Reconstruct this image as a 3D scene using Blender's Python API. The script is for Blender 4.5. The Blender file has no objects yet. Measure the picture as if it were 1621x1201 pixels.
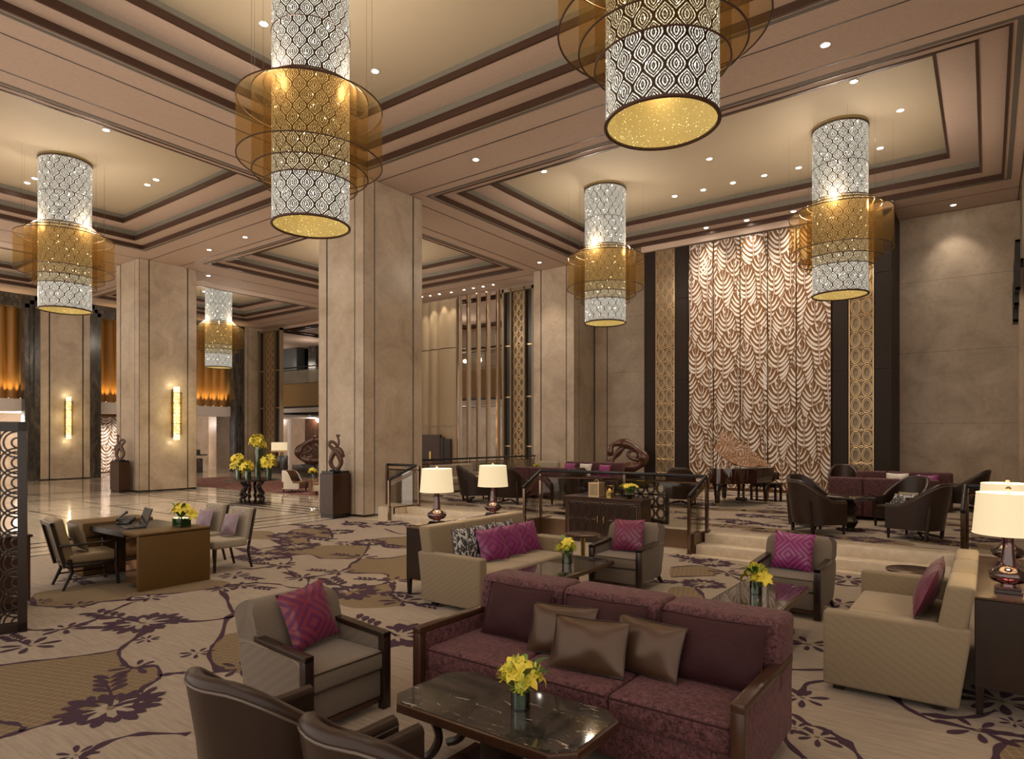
import bpy, bmesh, math, random
from mathutils import Vector, Matrix, Euler
PI = math.pi
rnd = random.Random(7)
S = bpy.context.scene
COL = S.collection

# ------------------------------------------------------------------ camera, world, exposure
cam = bpy.data.cameras.new('camera'); camo = bpy.data.objects.new('camera', cam); COL.objects.link(camo)
cam.sensor_width = 36.0; cam.lens = 1026.0 / 1621.0 * 36.0
cam.shift_y = 91.5 / 1621.0
cam.clip_start = 0.05; cam.clip_end = 200
camo.location = (0, 0, 2.0); camo.rotation_euler = (PI / 2, 0, math.atan2(754.0, 1026.0))
S.camera = camo
S.view_settings.view_transform = 'Standard'; S.view_settings.look = 'None'
S.view_settings.gamma = 1.0; S.view_settings.use_curve_mapping = False
S.view_settings.exposure = 0.98
W = bpy.data.worlds.new('world'); S.world = W; W.use_nodes = True
W.node_tree.nodes['Background'].inputs[0].default_value = (1.0, 0.87, 0.75, 1)
W.node_tree.nodes['Background'].inputs[1].default_value = 0.70
SPOT = 165.0          # watts of one ceiling downlight
CRYSTAL = 1.5         # glow of the chandelier crystal
S.cycles.max_bounces = 8; S.cycles.transparent_max_bounces = 16; S.cycles.diffuse_bounces = 4
S.cycles.glossy_bounces = 4; S.cycles.transmission_bounces = 6
S.cycles.sample_clamp_indirect = 4.0; S.cycles.sample_clamp_direct = 0
S.cycles.caustics_reflective = False; S.cycles.caustics_refractive = False
S.cycles.use_denoising = True

# ------------------------------------------------------------------ materials
MATS = {}
class T:
    """small helper around a material node tree"""
    def __init__(s, name):
        s.m = bpy.data.materials.new(name); s.m.use_nodes = True; s.t = s.m.node_tree
        s.b = s.t.nodes['Principled BSDF']; s.out = s.t.nodes['Material Output']
        s.tc = None
    def n(s, typ, ins=None, **at):
        x = s.t.nodes.new(typ)
        for k, v in at.items(): setattr(x, k, v)
        for k, v in (ins or {}).items():
            if isinstance(v, bpy.types.NodeSocket): s.t.links.new(v, x.inputs[k])
            else: x.inputs[k].default_value = v
        return x
    def m_(s, op, a, b=0.0, c=None):
        i = {0: a, 1: b}
        if c is not None: i[2] = c
        return s.n('ShaderNodeMath', i, operation=op).outputs[0]
    def obj(s):
        if not s.tc: s.tc = s.n('ShaderNodeTexCoord')
        return s.tc.outputs['Object']
    def map(s, scale=(1, 1, 1), rot=(0, 0, 0), src=None):
        return s.n('ShaderNodeMapping', {0: src or s.obj(), 'Scale': scale, 'Rotation': rot}).outputs[0]
    def noise(s, scale=5.0, detail=4.0, rough=.55, vec=None, dist=0.0):
        return s.n('ShaderNodeTexNoise', {'Vector': vec or s.obj(), 'Scale': scale, 'Detail': detail, 'Roughness': rough, 'Distortion': dist}).outputs[0]
    def ramp(s, fac, stops):
        r = s.n('ShaderNodeValToRGB', {0: fac}); e = r.color_ramp.elements
        while len(e) < len(stops): e.new(.5)
        for q, (p, c) in zip(e, stops): q.position = p; q.color = (*c, 1) if len(c) == 3 else c
        return r.outputs[0]
    def mix(s, fac, a, b):
        def c(v): return (*v, 1) if isinstance(v, tuple) and len(v) == 3 else v
        x = s.n('ShaderNodeMix', data_type='RGBA')
        for k, v in ((0, fac), (6, c(a)), (7, c(b))):
            if isinstance(v, bpy.types.NodeSocket): s.t.links.new(v, x.inputs[k])
            else: x.inputs[k].default_value = v
        return x.outputs[2]
    def set(s, **k):
        for a, v in k.items():
            i = s.b.inputs[{'col': 'Base Color', 'rough': 'Roughness', 'metal': 'Metallic', 'spec': 'Specular IOR Level', 'coat': 'Coat Weight', 'sheen': 'Sheen Weight',
                            'trans': 'Transmission Weight', 'ior': 'IOR', 'ecol': 'Emission Color', 'estr': 'Emission Strength', 'alpha': 'Alpha', 'sheent': 'Sheen Tint', 'sub': 'Subsurface Weight'}[a]]
            if isinstance(v, bpy.types.NodeSocket): s.t.links.new(v, i)
            else: i.default_value = (*v, 1) if isinstance(v, tuple) and len(v) == 3 else v
        return s
    def bump(s, h, strength=.3, dist=.01):
        b = s.n('ShaderNodeBump', {'Height': h, 'Strength': strength, 'Distance': dist}); s.t.links.new(b.outputs[0], s.b.inputs['Normal']); return s
def M(name, col, rough=.5, metal=0.0, **k):
    t = T(name); t.set(col=col, rough=rough, metal=metal, **k)
    v = t.noise(14, 3); c = tuple(col)
    t.set(col=t.mix(v, tuple(x * .88 for x in c), tuple(min(1, x * 1.12) for x in c)))
    MATS[name] = t.m; return t
def keep(t, name): MATS[name] = t.m; return t

# stone
t = T('cream_marble'); a = t.noise(1.1, 6, .62, dist=.6); b = t.noise(9, 5, .7)
c = t.ramp(a, [(.25, (.34, .265, .19)), (.5, (.48, .39, .295)), (.75, (.60, .505, .395))])
v = t.n('ShaderNodeTexVoronoi', {'Vector': t.obj(), 'Scale': 34.0}, feature='F1').outputs[0]
fl = t.m_('LESS_THAN', v, .13); c = t.mix(t.m_('MULTIPLY', t.ramp(b, [(.5, (0, 0, 0)), (.62, (1, 1, 1))]), .30), c, (.36, .26, .165))
t.set(col=t.mix(t.m_('MULTIPLY', fl, .35), c, (.30, .21, .13)), rough=.34, spec=.4); keep(t, 'cream_marble')
t = T('floor_marble'); a = t.noise(1.3, 6, .6, vec=t.map((.5, 3, 1)), dist=.4)
t.set(col=t.ramp(a, [(.3, (.50, .42, .32)), (.7, (.66, .58, .47))]), rough=.09, spec=.5); keep(t, 'floor_marble')
t = T('step_marble'); a = t.noise(8, 6, .7)
t.set(col=t.ramp(a, [(.3, (.50, .41, .30)), (.7, (.66, .56, .43))]), rough=.25); keep(t, 'step_marble')
t = T('dark_marble'); a = t.noise(3.2, 8, .7, vec=t.map((1, 1, .35)), dist=1.2)
t.set(col=t.ramp(a, [(.35, (.028, .024, .02)), (.55, (.075, .064, .052)), (.62, (.14, .12, .095)), (.68, (.06, .05, .04))]), rough=.22); keep(t, 'dark_marble')
t = T('table_marble'); a = t.noise(3.0, 9, .72, vec=t.map((2.2, 9, 1), (0, 0, .18)), dist=.9); b = t.noise(4, 6, .7, vec=t.map((1.5, 5, 1)))
c = t.ramp(b, [(.3, (.012, .011, .010)), (.7, (.05, .044, .038))])
t.set(col=t.mix(t.ramp(a, [(.60, (0, 0, 0)), (.66, (1, 1, 1)), (.74, (0, 0, 0))]), c, (.55, .48, .38)), rough=.05, spec=.5, coat=.15); keep(t, 'table_marble')
M('black_line', (.022, .018, .016), .12)
M('black_granite', (.012, .012, .013), .12)
# paint and trim
M('ceiling_paint', (.55, .415, .335), .8)
t = T('ceiling_silk_lit'); a = t.noise(30, 4, .7, vec=t.map((3, 1, 1)))
t.set(col=t.mix(a, (.47, .385, .265), (.56, .46, .33)), rough=.6); keep(t, 'ceiling_silk_lit')  # silky wallpaper texture; the golden tint paints in the chandelier light
M('cove_grey', (.20, .185, .15), .7)
M('vent_grey', (.14, .125, .105), .7)
t = M('bronze_trim', (.070, .034, .022), .40, .3)
M('groove_dark', (.018, .011, .008), .4)
M('copper_mirror', (.50, .30, .19), .12, 1.0)
M('bronze_mirror', (.30, .215, .165), .14, 1.0)
M('bronze_skirting', (.19, .115, .07), .3, .75)
M('gold_metal', (.66, .48, .28), .34, .7)
M('gold_back', (.24, .175, .105), .4, .2)
M('brass', (.60, .43, .16), .25, 1.0)
M('chrome', (.45, .42, .40), .12, 1.0)
M('black_rail', (.012, .012, .016), .22, .3)
t = T('clear_glass'); t.set(col=(.9, .93, .92), rough=.02)
tr_ = t.n('ShaderNodeBsdfTransparent', {0: (.86, .85, .82, 1)}); gl = t.n('ShaderNodeBsdfGlossy', {0: (1, 1, 1, 1), 'Roughness': .03})
fr = t.n('ShaderNodeFresnel', {0: 1.45}); mx = t.n('ShaderNodeMixShader', {0: t.m_('MULTIPLY', fr.outputs[0], .75), 1: tr_.outputs[0], 2: gl.outputs[0]})
t.t.links.new(mx.outputs[0], t.out.inputs[0]); keep(t, 'clear_glass')
t = T('vase_glass'); t.set(col=(.75, .9, .8), rough=.02)
tr_ = t.n('ShaderNodeBsdfTransparent', {0: (.80, .88, .80, 1)}); gl = t.n('ShaderNodeBsdfGlossy', {0: (1, 1, 1, 1), 'Roughness': .02})
fr = t.n('ShaderNodeFresnel', {0: 1.5}); mx = t.n('ShaderNodeMixShader', {0: t.m_('ADD', fr.outputs[0], .04), 1: tr_.outputs[0], 2: gl.outputs[0]})
t.t.links.new(mx.outputs[0], t.out.inputs[0]); keep(t, 'vase_glass')
t = T('plum_glass')
tr_ = t.n('ShaderNodeBsdfTransparent', {0: (.46, .25, .28, 1)}); gl = t.n('ShaderNodeBsdfGlossy', {0: (1, .9, .9, 1), 'Roughness': .02})
fr = t.n('ShaderNodeFresnel', {0: 1.7}); mx = t.n('ShaderNodeMixShader', {0: t.m_('ADD', fr.outputs[0], .05), 1: tr_.outputs[0], 2: gl.outputs[0]})
t.t.links.new(mx.outputs[0], t.out.inputs[0]); keep(t, 'plum_glass')
# wood
def wood(name, c0, c1, rough=.3, sc=(18, 18, 1.2), coat=0.0):
    t = T(name); a = t.noise(3, 6, .6, vec=t.map(sc), dist=.3); t.set(col=t.mix(a, c0, c1), rough=rough, coat=coat); keep(t, name)
wood('dark_wood', (.011, .006, .004), (.028, .014, .009), .25)
wood('walnut', (.028, .011, .006), (.062, .026, .013), .25)
wood('ebony_panel', (.010, .006, .0045), (.030, .018, .013), .5, (30, 30, .6))
MATS['ebony_panel'].node_tree.nodes['Principled BSDF'].inputs['Specular IOR Level'].default_value = .22
wood('oak_panel', (.28, .205, .12), (.36, .27, .165), .45, (26, 26, .8))
wood('gold_wood', (.27, .15, .04), (.36, .21, .065), .4, (2, 30, 30))
wood('sculpture_wood', (.050, .017, .010), (.115, .04, .022), .2, (4, 4, 2), .4)
wood('piano_wood', (.022, .009, .005), (.05, .018, .009), .05, (10, 2, 10), .8)
wood('piano_lid_wood', (.19, .075, .02), (.29, .125, .04), .05, (10, 1.5, 10), 1.0)
# leather and cloth
t = T('brown_leather'); a = t.noise(60, 4, .6)
t.set(col=t.mix(t.noise(3, 3), (.022, .012, .008), (.036, .020, .014)), rough=.33, spec=.34).bump(a, .12, .004); keep(t, 'brown_leather')
t = T('bronze_leather'); a = t.noise(50, 3)
t.set(col=t.mix(t.noise(4, 2), (.060, .031, .017), (.085, .046, .026)), rough=.34, metal=.3).bump(a, .08, .003); keep(t, 'bronze_leather')
M('piping_leather', (.10, .075, .055), .3)
t = T('desk_leather'); a = t.noise(70, 4)
t.set(col=t.mix(t.noise(2, 3), (.10, .052, .012), (.125, .067, .018)), rough=.5, spec=.3).bump(a, .1, .003); keep(t, 'desk_leather')
M('tan_leather', (.23, .165, .09), .42)
def weave(name, c0, c1, sc=220, rough=.85, st=.35):
    t = T(name); v = t.n('ShaderNodeTexChecker', {'Vector': t.map((1, 1, 1), (.6, .5, .78)), 'Scale': sc}).outputs[1]; a = t.noise(90, 4, .7, vec=t.map((1, 3, 1)))
    t.set(col=t.mix(t.m_('ADD', t.m_('MULTIPLY', v, .28), t.m_('MULTIPLY', a, .72)), c0, c1), rough=rough, sheen=.15).bump(a, st, .004); keep(t, name)
weave('tweed', (.07, .052, .037), (.20, .152, .108), 160)
weave('beige_weave', (.155, .112, .062), (.275, .21, .13), 190)
weave('beige_seat', (.24, .18, .11), (.32, .25, .165), 260)
weave('cream_cloth', (.29, .24, .18), (.38, .32, .245), 260)
weave('ivory_cloth', (.72, .66, .57), (.80, .74, .65), 260)
weave('rust_velvet', (.12, .05, .022), (.20, .09, .04), 90)
t = T('plum_velvet'); a = t.noise(38, 7, .75, dist=.8); b = t.noise(5, 4)
lw = t.n('ShaderNodeLayerWeight', {0: .45}).outputs[1]
c = t.mix(t.ramp(a, [(.38, (0, 0, 0)), (.64, (1, 1, 1))]), (.019, .006, .007), (.165, .066, .070))
t.set(col=t.mix(t.m_('MULTIPLY', b, .22), c, (.042, .013, .016)), rough=.6, spec=.2, sheen=.16, sheent=(.8, .5, .52)).bump(a, .5, .008); keep(t, 'plum_velvet')
t = T('plum_velvet_dark'); a = t.noise(40, 5, .7)
t.set(col=t.mix(a, (.019, .006, .007), (.046, .014, .016)), rough=.65, spec=.15, sheen=.08, sheent=(.6, .35, .35)).bump(a, .3, .004); keep(t, 'plum_velvet_dark')
def silk(name, c0, c1, k):
    t = T(name); s = t.n('ShaderNodeSeparateXYZ', {0: t.obj()}); x = t.m_('ABSOLUTE', t.m_('PINGPONG', t.m_('ADD', s.outputs[0], .03), .21)); y = t.m_('ABSOLUTE', t.m_('PINGPONG', t.m_('ADD', s.outputs[1], .06), .16))
    f = t.m_('FRACT', t.m_('MULTIPLY', t.m_('ADD', x, y), k)); g = t.m_('GREATER_THAN', f, .52)
    t.set(col=t.mix(g, c0, c1), rough=t.m_('MULTIPLY_ADD', g, .22, .28), sheen=.15, sheent=(1, .5, .8)).bump(t.noise(16, 3), .25, .02); keep(t, name)
silk('magenta_silk', (.175, .022, .045), (.095, .005, .055), 13)
silk('magenta_bright', (.26, .032, .16), (.125, .007, .07), 16)
silk('magenta_pale', (.20, .020, .11), (.115, .009, .065), 11)
t = T('magenta_satin'); a = t.noise(7, 4, dist=1.5); t.set(col=t.mix(a, (.07, .004, .025), (.16, .015, .055)), rough=.3, sheen=.15).bump(a, .6, .03); keep(t, 'magenta_satin')
t = T('leaf_print'); a = t.noise(9, 3, .5, vec=t.map((2, 1, 1), (0, 0, .7)), dist=2.2)
t.set(col=t.ramp(a, [(.44, (.02, .017, .018)), (.50, (.03, .026, .03)), (.54, (.42, .40, .40)), (.7, (.55, .53, .52))]), rough=.5); keep(t, 'leaf_print')
M('lilac_satin', (.23, .155, .19), .35)
M('silver_satin', (.50, .45, .40), .35)
M('bronze_satin', (.20, .155, .10), .35)
# carpet
t = T('carpet'); a = t.noise(3.2, 6, .68, vec=t.map((1, 12, 1), (0, 0, .25)), dist=.3); b = t.noise(.45, 3)
c = t.mix(a, (.07, .046, .030), (.47, .38, .29)); t.set(col=t.mix(t.m_('MULTIPLY', b, .35), c, (.25, .19, .135)), rough=.95, sheen=.1).bump(a, .4, .006); keep(t, 'carpet')
t = T('carpet_tan'); s = t.n('ShaderNodeSeparateXYZ', {0: t.map((1, 1, 1), (0, 0, .45))}); x = t.m_('FRACT', t.m_('MULTIPLY', t.m_('ADD', s.outputs[0], s.outputs[1]), 11.0)); y = t.m_('FRACT', t.m_('MULTIPLY', t.m_('SUBTRACT', s.outputs[0], s.outputs[1]), 11.0))
g = t.m_('MAXIMUM', t.m_('LESS_THAN', x, .10), t.m_('LESS_THAN', y, .10)); a = t.noise(22, 4)
c = t.mix(t.noise(7, 5, .6, vec=t.map((1, 22, 1), (0, 0, .25))), (.115, .076, .038), (.18, .125, .068))
t.set(col=t.mix(t.m_('MULTIPLY', g, t.m_('MULTIPLY_ADD', a, 1.2, -.15)), c, (.34, .265, .155)), rough=.95); keep(t, 'carpet_tan')
t = T('carpet_plum'); a = t.noise(60, 3); t.set(col=t.mix(a, (.024, .006, .018), (.046, .013, .034)), rough=.95); keep(t, 'carpet_plum')
t = T('red_rug'); a = t.noise(2.4, 6, .7, vec=t.map((1, 3, 1)), dist=1.5)
t.set(col=t.ramp(a, [(.35, (.06, .010, .011)), (.5, (.13, .03, .026)), (.56, (.26, .15, .11)), (.64, (.09, .016, .015))]), rough=.95); keep(t, 'red_rug')
# mural
M('mural_white', (.72, .66, .60), .5)
M('mural_brown', (.16, .066, .012), .5)
# plants
t = T('yellow_petal'); t.set(col=t.mix(t.noise(20, 3), (.58, .44, .015), (.80, .68, .08)), rough=.55, sub=.0); keep(t, 'yellow_petal')
M('lime_petal', (.48, .50, .06), .55)
M('green_leaf', (.035, .10, .018), .4)
M('light_leaf', (.12, .24, .04), .45)
M('dark_leaf', (.018, .055, .012), .35)
# devices
M('black_plastic', (.012, .012, .013), .35)
M('grey_plastic', (.09, .09, .10), .3, .5)
M('screen_dark', (.016, .016, .015), .12)
M('candle_wax', (.80, .70, .5), .5)
M('ivory_key', (.8, .77, .7), .25)
M('white_fascia', (.68, .62, .57), .6)
M('blue_dark_glass', (.012, .017, .02), .08)
M('blue_steel', (.12, .135, .145), .35, .4)
M('black_art', (.015, .010, .008), .35)
M('curtain_gold', (.30, .135, .022), .5)
# lit things
def glow(name, col, st):
    t = T(name); t.set(col=(0, 0, 0), ecol=col, estr=st); keep(t, name)
glow('downlight_glow', (1, .93, .82), 22.0)
glow('wall_wash_glow', (1, .80, .50), 6.0)
glow('cove_white_glow', (.93, .88, 1.0), 1.6)
t = T('lamp_shade'); s = t.noise(20, 3, .6, vec=t.map((9, 9, .25)))
t.set(col=(.62, .53, .37), rough=.8, ecol=t.mix(s, (.92, .72, .40), (1, .83, .54)), estr=.30); keep(t, 'lamp_shade')
t = T('organza')
tr_ = t.n('ShaderNodeBsdfTransparent', {0: (.90, .80, .61, 1)}); df = t.n('ShaderNodeBsdfDiffuse', {0: (.24, .165, .08, 1)}); tl = t.n('ShaderNodeBsdfTranslucent', {0: (.30, .205, .09, 1)})
m1 = t.n('ShaderNodeMixShader', {0: .5, 1: df.outputs[0], 2: tl.outputs[0]}); m2 = t.n('ShaderNodeMixShader', {0: .17, 1: tr_.outputs[0], 2: m1.outputs[0]})
t.t.links.new(m2.outputs[0], t.out.inputs[0]); keep(t, 'organza')
def crystal(name, strength, tint, gold):
    t = T(name); s = t.n('ShaderNodeSeparateXYZ', {0: t.obj()})
    ang = t.m_('ARCTAN2', s.outputs[1], s.outputs[0]); u = t.m_('MULTIPLY', ang, 17.0 / (2 * PI)); v = t.m_('MULTIPLY', s.outputs[2], 3.1)
    fu = t.m_('ABSOLUTE', t.m_('SUBTRACT', t.m_('FRACT', t.m_('ADD', u, 20.0)), .5))
    cs = t.m_('COSINE', t.m_('MULTIPLY', v, 2 * PI)); edge = t.m_('MULTIPLY_ADD', cs, .25, .25)
    F = t.m_('ABSOLUTE', t.m_('SUBTRACT', fu, edge))
    def band(c, w): return t.m_('LESS_THAN', t.m_('ABSOLUTE', t.m_('SUBTRACT', F, c)), w)
    line = t.m_('MAXIMUM', t.m_('MAXIMUM', band(0, .075), band(.185, .042)), t.m_('MAXIMUM', band(.32, .042), band(.46, .03)))
    vo = t.n('ShaderNodeTexVoronoi', {'Vector': t.obj(), 'Scale': 62.0}, feature='F1'); bead = t.ramp(vo.outputs[0], [(.05, (1, 1, 1)), (.55, (.16, .16, .16))])
    wn = t.n('ShaderNodeTexVoronoi', {'Vector': t.obj(), 'Scale': 8.5}, feature='F1').outputs[0]; spark = t.m_('MULTIPLY', t.m_('LESS_THAN', wn, .115), 9.0)
    e = t.m_('ADD', t.m_('MULTIPLY', t.m_('MULTIPLY', bead, t.m_('SUBTRACT', 1.0, line)), 1.0), t.m_('MULTIPLY', spark, t.m_('SUBTRACT', 1.0, line)))
    t.set(col=t.mix(line, t.mix(bead, (.10, .09, .07), (.72, .68, .56)), gold), rough=.35, metal=t.m_('MULTIPLY', line, .5), ecol=tint, estr=t.m_('MULTIPLY', e, strength)); keep(t, name)
crystal('crystal_lattice', CRYSTAL, (1.0, .95, .80), (.05, .03, .018))
t = T('gold_liner'); a = t.noise(60, 3); w_ = t.noise(1.6, 2)
t.set(col=(.36, .27, .10), rough=.35, metal=.5, ecol=t.mix(w_, (.44, .30, .075), (.92, .68, .25)), estr=t.m_('MULTIPLY_ADD', t.m_('GREATER_THAN', a, .68), 3.2, .24)); keep(t, 'gold_liner')  # lit gold and sparkle of the lining are put in as emission
t = T('sconce_crystal'); s = t.n('ShaderNodeSeparateXYZ', {0: t.obj()}); a = t.n('ShaderNodeTexVoronoi', {'Vector': t.obj(), 'Scale': 16.0}, feature='F1').outputs[0]
t.set(col=(.6, .5, .3), rough=.1, ecol=(1, .86, .45), estr=t.m_('MULTIPLY_ADD', t.m_('LESS_THAN', a, .30), 3.6, .6)); keep(t, 'sconce_crystal')

# ------------------------------------------------------------------ mesh builder
I4 = Matrix.Identity(4)
def TM(x=0, y=0, z=0, rx=0, ry=0, rz=0): return Matrix.Translation((x, y, z)) @ Euler((rx, ry, rz)).to_matrix().to_4x4()
class B:
    def __init__(s): s.bm = bmesh.new(); s.mats = []
    def mi(s, m):
        if m not in s.mats: s.mats.append(m)
        return s.mats.index(m)
    def box(s, x0, x1, y0, y1, z0, z1, m='', r=0.0, seg=2, M4=None, taper=None):
        g = bmesh.ops.create_cube(s.bm, size=1.0)
        vs = g['verts']; k = s.mi(m)
        for v in vs:
            top = v.co.z > 0
            x = (x0 + x1) / 2 + v.co.x * (x1 - x0); y = (y0 + y1) / 2 + v.co.y * (y1 - y0); z = (z0 + z1) / 2 + v.co.z * (z1 - z0)
            if taper and not top: x = (x0 + x1) / 2 + (x - (x0 + x1) / 2) * taper; y = (y0 + y1) / 2 + (y - (y0 + y1) / 2) * taper
            v.co = (x, y, z)
        fs = set(f for v in vs for f in v.link_faces)
        for f in fs: f.material_index = k
        if M4 is not None:
            for v in vs: v.co = M4 @ v.co
        if r > 0:
            es = list(set(e for v in vs for e in v.link_edges))
            bmesh.ops.bevel(s.bm, geom=es, offset=r, segments=seg, profile=.5, affect='EDGES', clamp_overlap=True)
        return s
    def poly(s, pts, m=''):
        vs = [s.bm.verts.new(p) for p in pts]
        f = s.bm.faces.new(vs); f.material_index = s.mi(m); return f
    def prism(s, p2, z0, z1, m='', M4=None, r=0.0, sidem=None):
        """polygon in XY extruded along Z, M4 places it"""
        M4 = M4 or I4; n = len(p2); k = s.mi(m); k2 = s.mi(sidem or m)
        lo = [s.bm.verts.new(M4 @ Vector((x, y, z0))) for x, y in p2]; hi = [s.bm.verts.new(M4 @ Vector((x, y, z1))) for x, y in p2]
        fs = [s.bm.faces.new(hi), s.bm.faces.new(lo[::-1])]
        for f in fs: f.material_index = k
        for i in range(n):
            f = s.bm.faces.new((lo[i], lo[(i + 1) % n], hi[(i + 1) % n], hi[i])); f.material_index = k2
        if r > 0:
            es = list(set(fs[0].edges) | set(fs[1].edges))
            bmesh.ops.bevel(s.bm, geom=es, offset=r, segments=2, profile=.5, affect='EDGES', clamp_overlap=True)
        return s
    def lathe(s, prof, m='', n=28, x=0, y=0, z=0, M4=None, closed=False):
        k = s.mi(m); M4 = M4 or I4; rows = []
        for r, h in prof:
            if r < 1e-5: rows.append([s.bm.verts.new(M4 @ Vector((x, y, z + h)))])
            else: rows.append([s.bm.verts.new(M4 @ Vector((x + r * math.cos(2 * PI * i / n), y + r * math.sin(2 * PI * i / n), z + h))) for i in range(n)])
        for a, b in zip(rows, rows[1:]):
            for i in range(n):
                j = (i + 1) % n
                q = [a[i % len(a)], a[j % len(a)], b[j % len(b)], b[i % len(b)]]
                u = []
                for v in q:
                    if v not in u: u.append(v)
                if len(u) > 2:
                    try: f = s.bm.faces.new(u); f.material_index = k
                    except ValueError: pass
        return s
    def cyl(s, x, y, z0, z1, r, m='', n=24, r1=None, M4=None):
        r1 = r if r1 is None else r1
        return s.lathe([(0, z0), (r, z0), (r1, z1), (0, z1)], m, n, x, y, 0, M4)
    def tube(s, pts, r, m='', n=8, closed=False, flat=1.0, up=None):
        """round (or flattened) tube along a 3-D path, radius may be a list"""
        k = s.mi(m); P = [Vector(p) for p in pts]; N = len(P); rs = r if isinstance(r, (list, tuple)) else [r] * N
        rings = []; pn = None
        for i in range(N):
            a = P[(i - 1) % N] if closed or i else P[i]; b = P[(i + 1) % N] if closed or i < N - 1 else P[i]
            t = (b - a)
            t = t.normalized() if t.length > 1e-9 else Vector((0, 0, 1))
            if up is not None: nx = Vector(up) - t * t.dot(Vector(up))
            elif pn is None: nx = t.orthogonal()
            else: nx = pn - t * t.dot(pn)
            if nx.length < 1e-6: nx = t.orthogonal()
            nx.normalize(); pn = nx; ny = t.cross(nx)
            rings.append([s.bm.verts.new(P[i] + (nx * math.cos(2 * PI * j / n) * flat + ny * math.sin(2 * PI * j / n)) * rs[i]) for j in range(n)])
        for i in range(N if closed else N - 1):
            a, b = rings[i], rings[(i + 1) % N]
            for j in range(n):
                f = s.bm.faces.new((a[j], a[(j + 1) % n], b[(j + 1) % n], b[j])); f.material_index = k
        if not closed:
            for q in (rings[0][::-1], rings[-1]):
                f = s.bm.faces.new(q); f.material_index = k
        return s
    def ring(s, r, z, t, m='', n=64, x=0, y=0):
        return s.tube([(x + r * math.cos(2 * PI * i / n), y + r * math.sin(2 * PI * i / n), z) for i in range(n)], t, m, 6, True, 1.0, (0, 0, 1))
    def ball(s, x, y, z, r, m='', sub=2, sc=(1, 1, 1), jag=0.0, rr=rnd):
        g = bmesh.ops.create_icosphere(s.bm, subdivisions=sub, radius=1.0); k = s.mi(m)
        for v in g['verts']:
            q = 1 + jag * rr.uniform(-1, 1); v.co = Vector((x + v.co.x * r * sc[0] * q, y + v.co.y * r * sc[1] * q, z + v.co.z * r * sc[2] * q))
            for f in v.link_faces: f.material_index = k
        return s
    def sheet(s, rows, m='', wrap=False):
        """grid of points -> quads"""
        k = s.mi(m); V = [[s.bm.verts.new(p) for p in r] for r in rows]
        for a, b in zip(V, V[1:]):
            for i in range(len(a) if wrap else len(a) - 1):
                j = (i + 1) % len(a); f = s.bm.faces.new((a[i], a[j], b[j], b[i])); f.material_index = k
        return s
    def shell(s, outer, inner, m='', m2=None):
        """closed slab between two grids of the same size"""
        k = s.mi(m); k2 = s.mi(m2 or m); A = [[s.bm.verts.new(p) for p in r] for r in outer]; C = [[s.bm.verts.new(p) for p in r] for r in inner]; R = len(A); Q = len(A[0])
        def q(a, b, c, d, kk):
            f = s.bm.faces.new((a, b, c, d)); f.material_index = kk
        for i in range(R - 1):
            for j in range(Q - 1):
                q(A[i][j], A[i][j + 1], A[i + 1][j + 1], A[i + 1][j], k); q(C[i][j], C[i + 1][j], C[i + 1][j + 1], C[i][j + 1], k2)
            q(A[i][0], A[i + 1][0], C[i + 1][0], C[i][0], k); q(A[i][Q - 1], C[i][Q - 1], C[i + 1][Q - 1], A[i + 1][Q - 1], k)
        for j in range(Q - 1):
            q(A[0][j], C[0][j], C[0][j + 1], A[0][j + 1], k); q(A[R - 1][j], A[R - 1][j + 1], C[R - 1][j + 1], C[R - 1][j], k)
        return s
    def done(s, name, m=None, parent=None, loc=None, rot=None, smooth=35, fix=True):
        me = bpy.data.meshes.new(name)
        if fix: bmesh.ops.recalc_face_normals(s.bm, faces=s.bm.faces[:])
        s.bm.to_mesh(me); s.bm.free()
        for q in (s.mats or ['']): me.materials.append(MATS[q or m])
        if smooth:
            me.polygons.foreach_set('use_smooth', [True] * len(me.polygons)); me.set_sharp_from_angle(angle=math.radians(smooth))
        o = bpy.data.objects.new(name, me); COL.objects.link(o)
        if parent: o.parent = parent
        if loc: o.location = loc
        if rot: o.rotation_euler = rot
        return o
def tag(o, label=None, cat=None, group=None, kind=None):
    for k, v in (('label', label), ('category', cat), ('group', group), ('kind', kind)):
        if v: o[k] = v
    return o
def thing(name, label, cat, loc=(0, 0, 0), rz=0.0, group=None):
    o = bpy.data.objects.new(name, None); o.empty_display_size = .1; COL.objects.link(o); o.location = loc; o.rotation_euler = (0, 0, rz)
    return tag(o, label, cat, group)
def struct(b, name, m=None, **k): return tag(b.done(name, m, **k), kind='structure')
def dup(root, loc, rz, label, group=None, parent=None):
    def cp(o, par):
        c = o.copy(); COL.objects.link(c)
        if par: c.parent = par
        for ch in list(o.children): cp(ch, c)
        return c
    r = cp(root, None); r.location = loc; e = root.rotation_euler; r.rotation_euler = (e[0], e[1], rz); r['label'] = label
    if group: r['group'] = group
    return r
def lamp(kind, name, loc, energy, col=(1, .87, .73), size=.05, spot=None, blend=.6, aim=None):
    l = bpy.data.lights.new(name, kind); l.energy = energy; l.color = col; l.shadow_soft_size = size
    if kind == 'SPOT': l.spot_size = math.radians(spot); l.spot_blend = blend
    o = bpy.data.objects.new(name, l); COL.objects.link(o); o.location = loc
    if aim is not None: o.rotation_euler = (Vector(aim) - Vector(loc)).to_track_quat('-Z', 'Y').to_euler()
    return o
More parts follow.
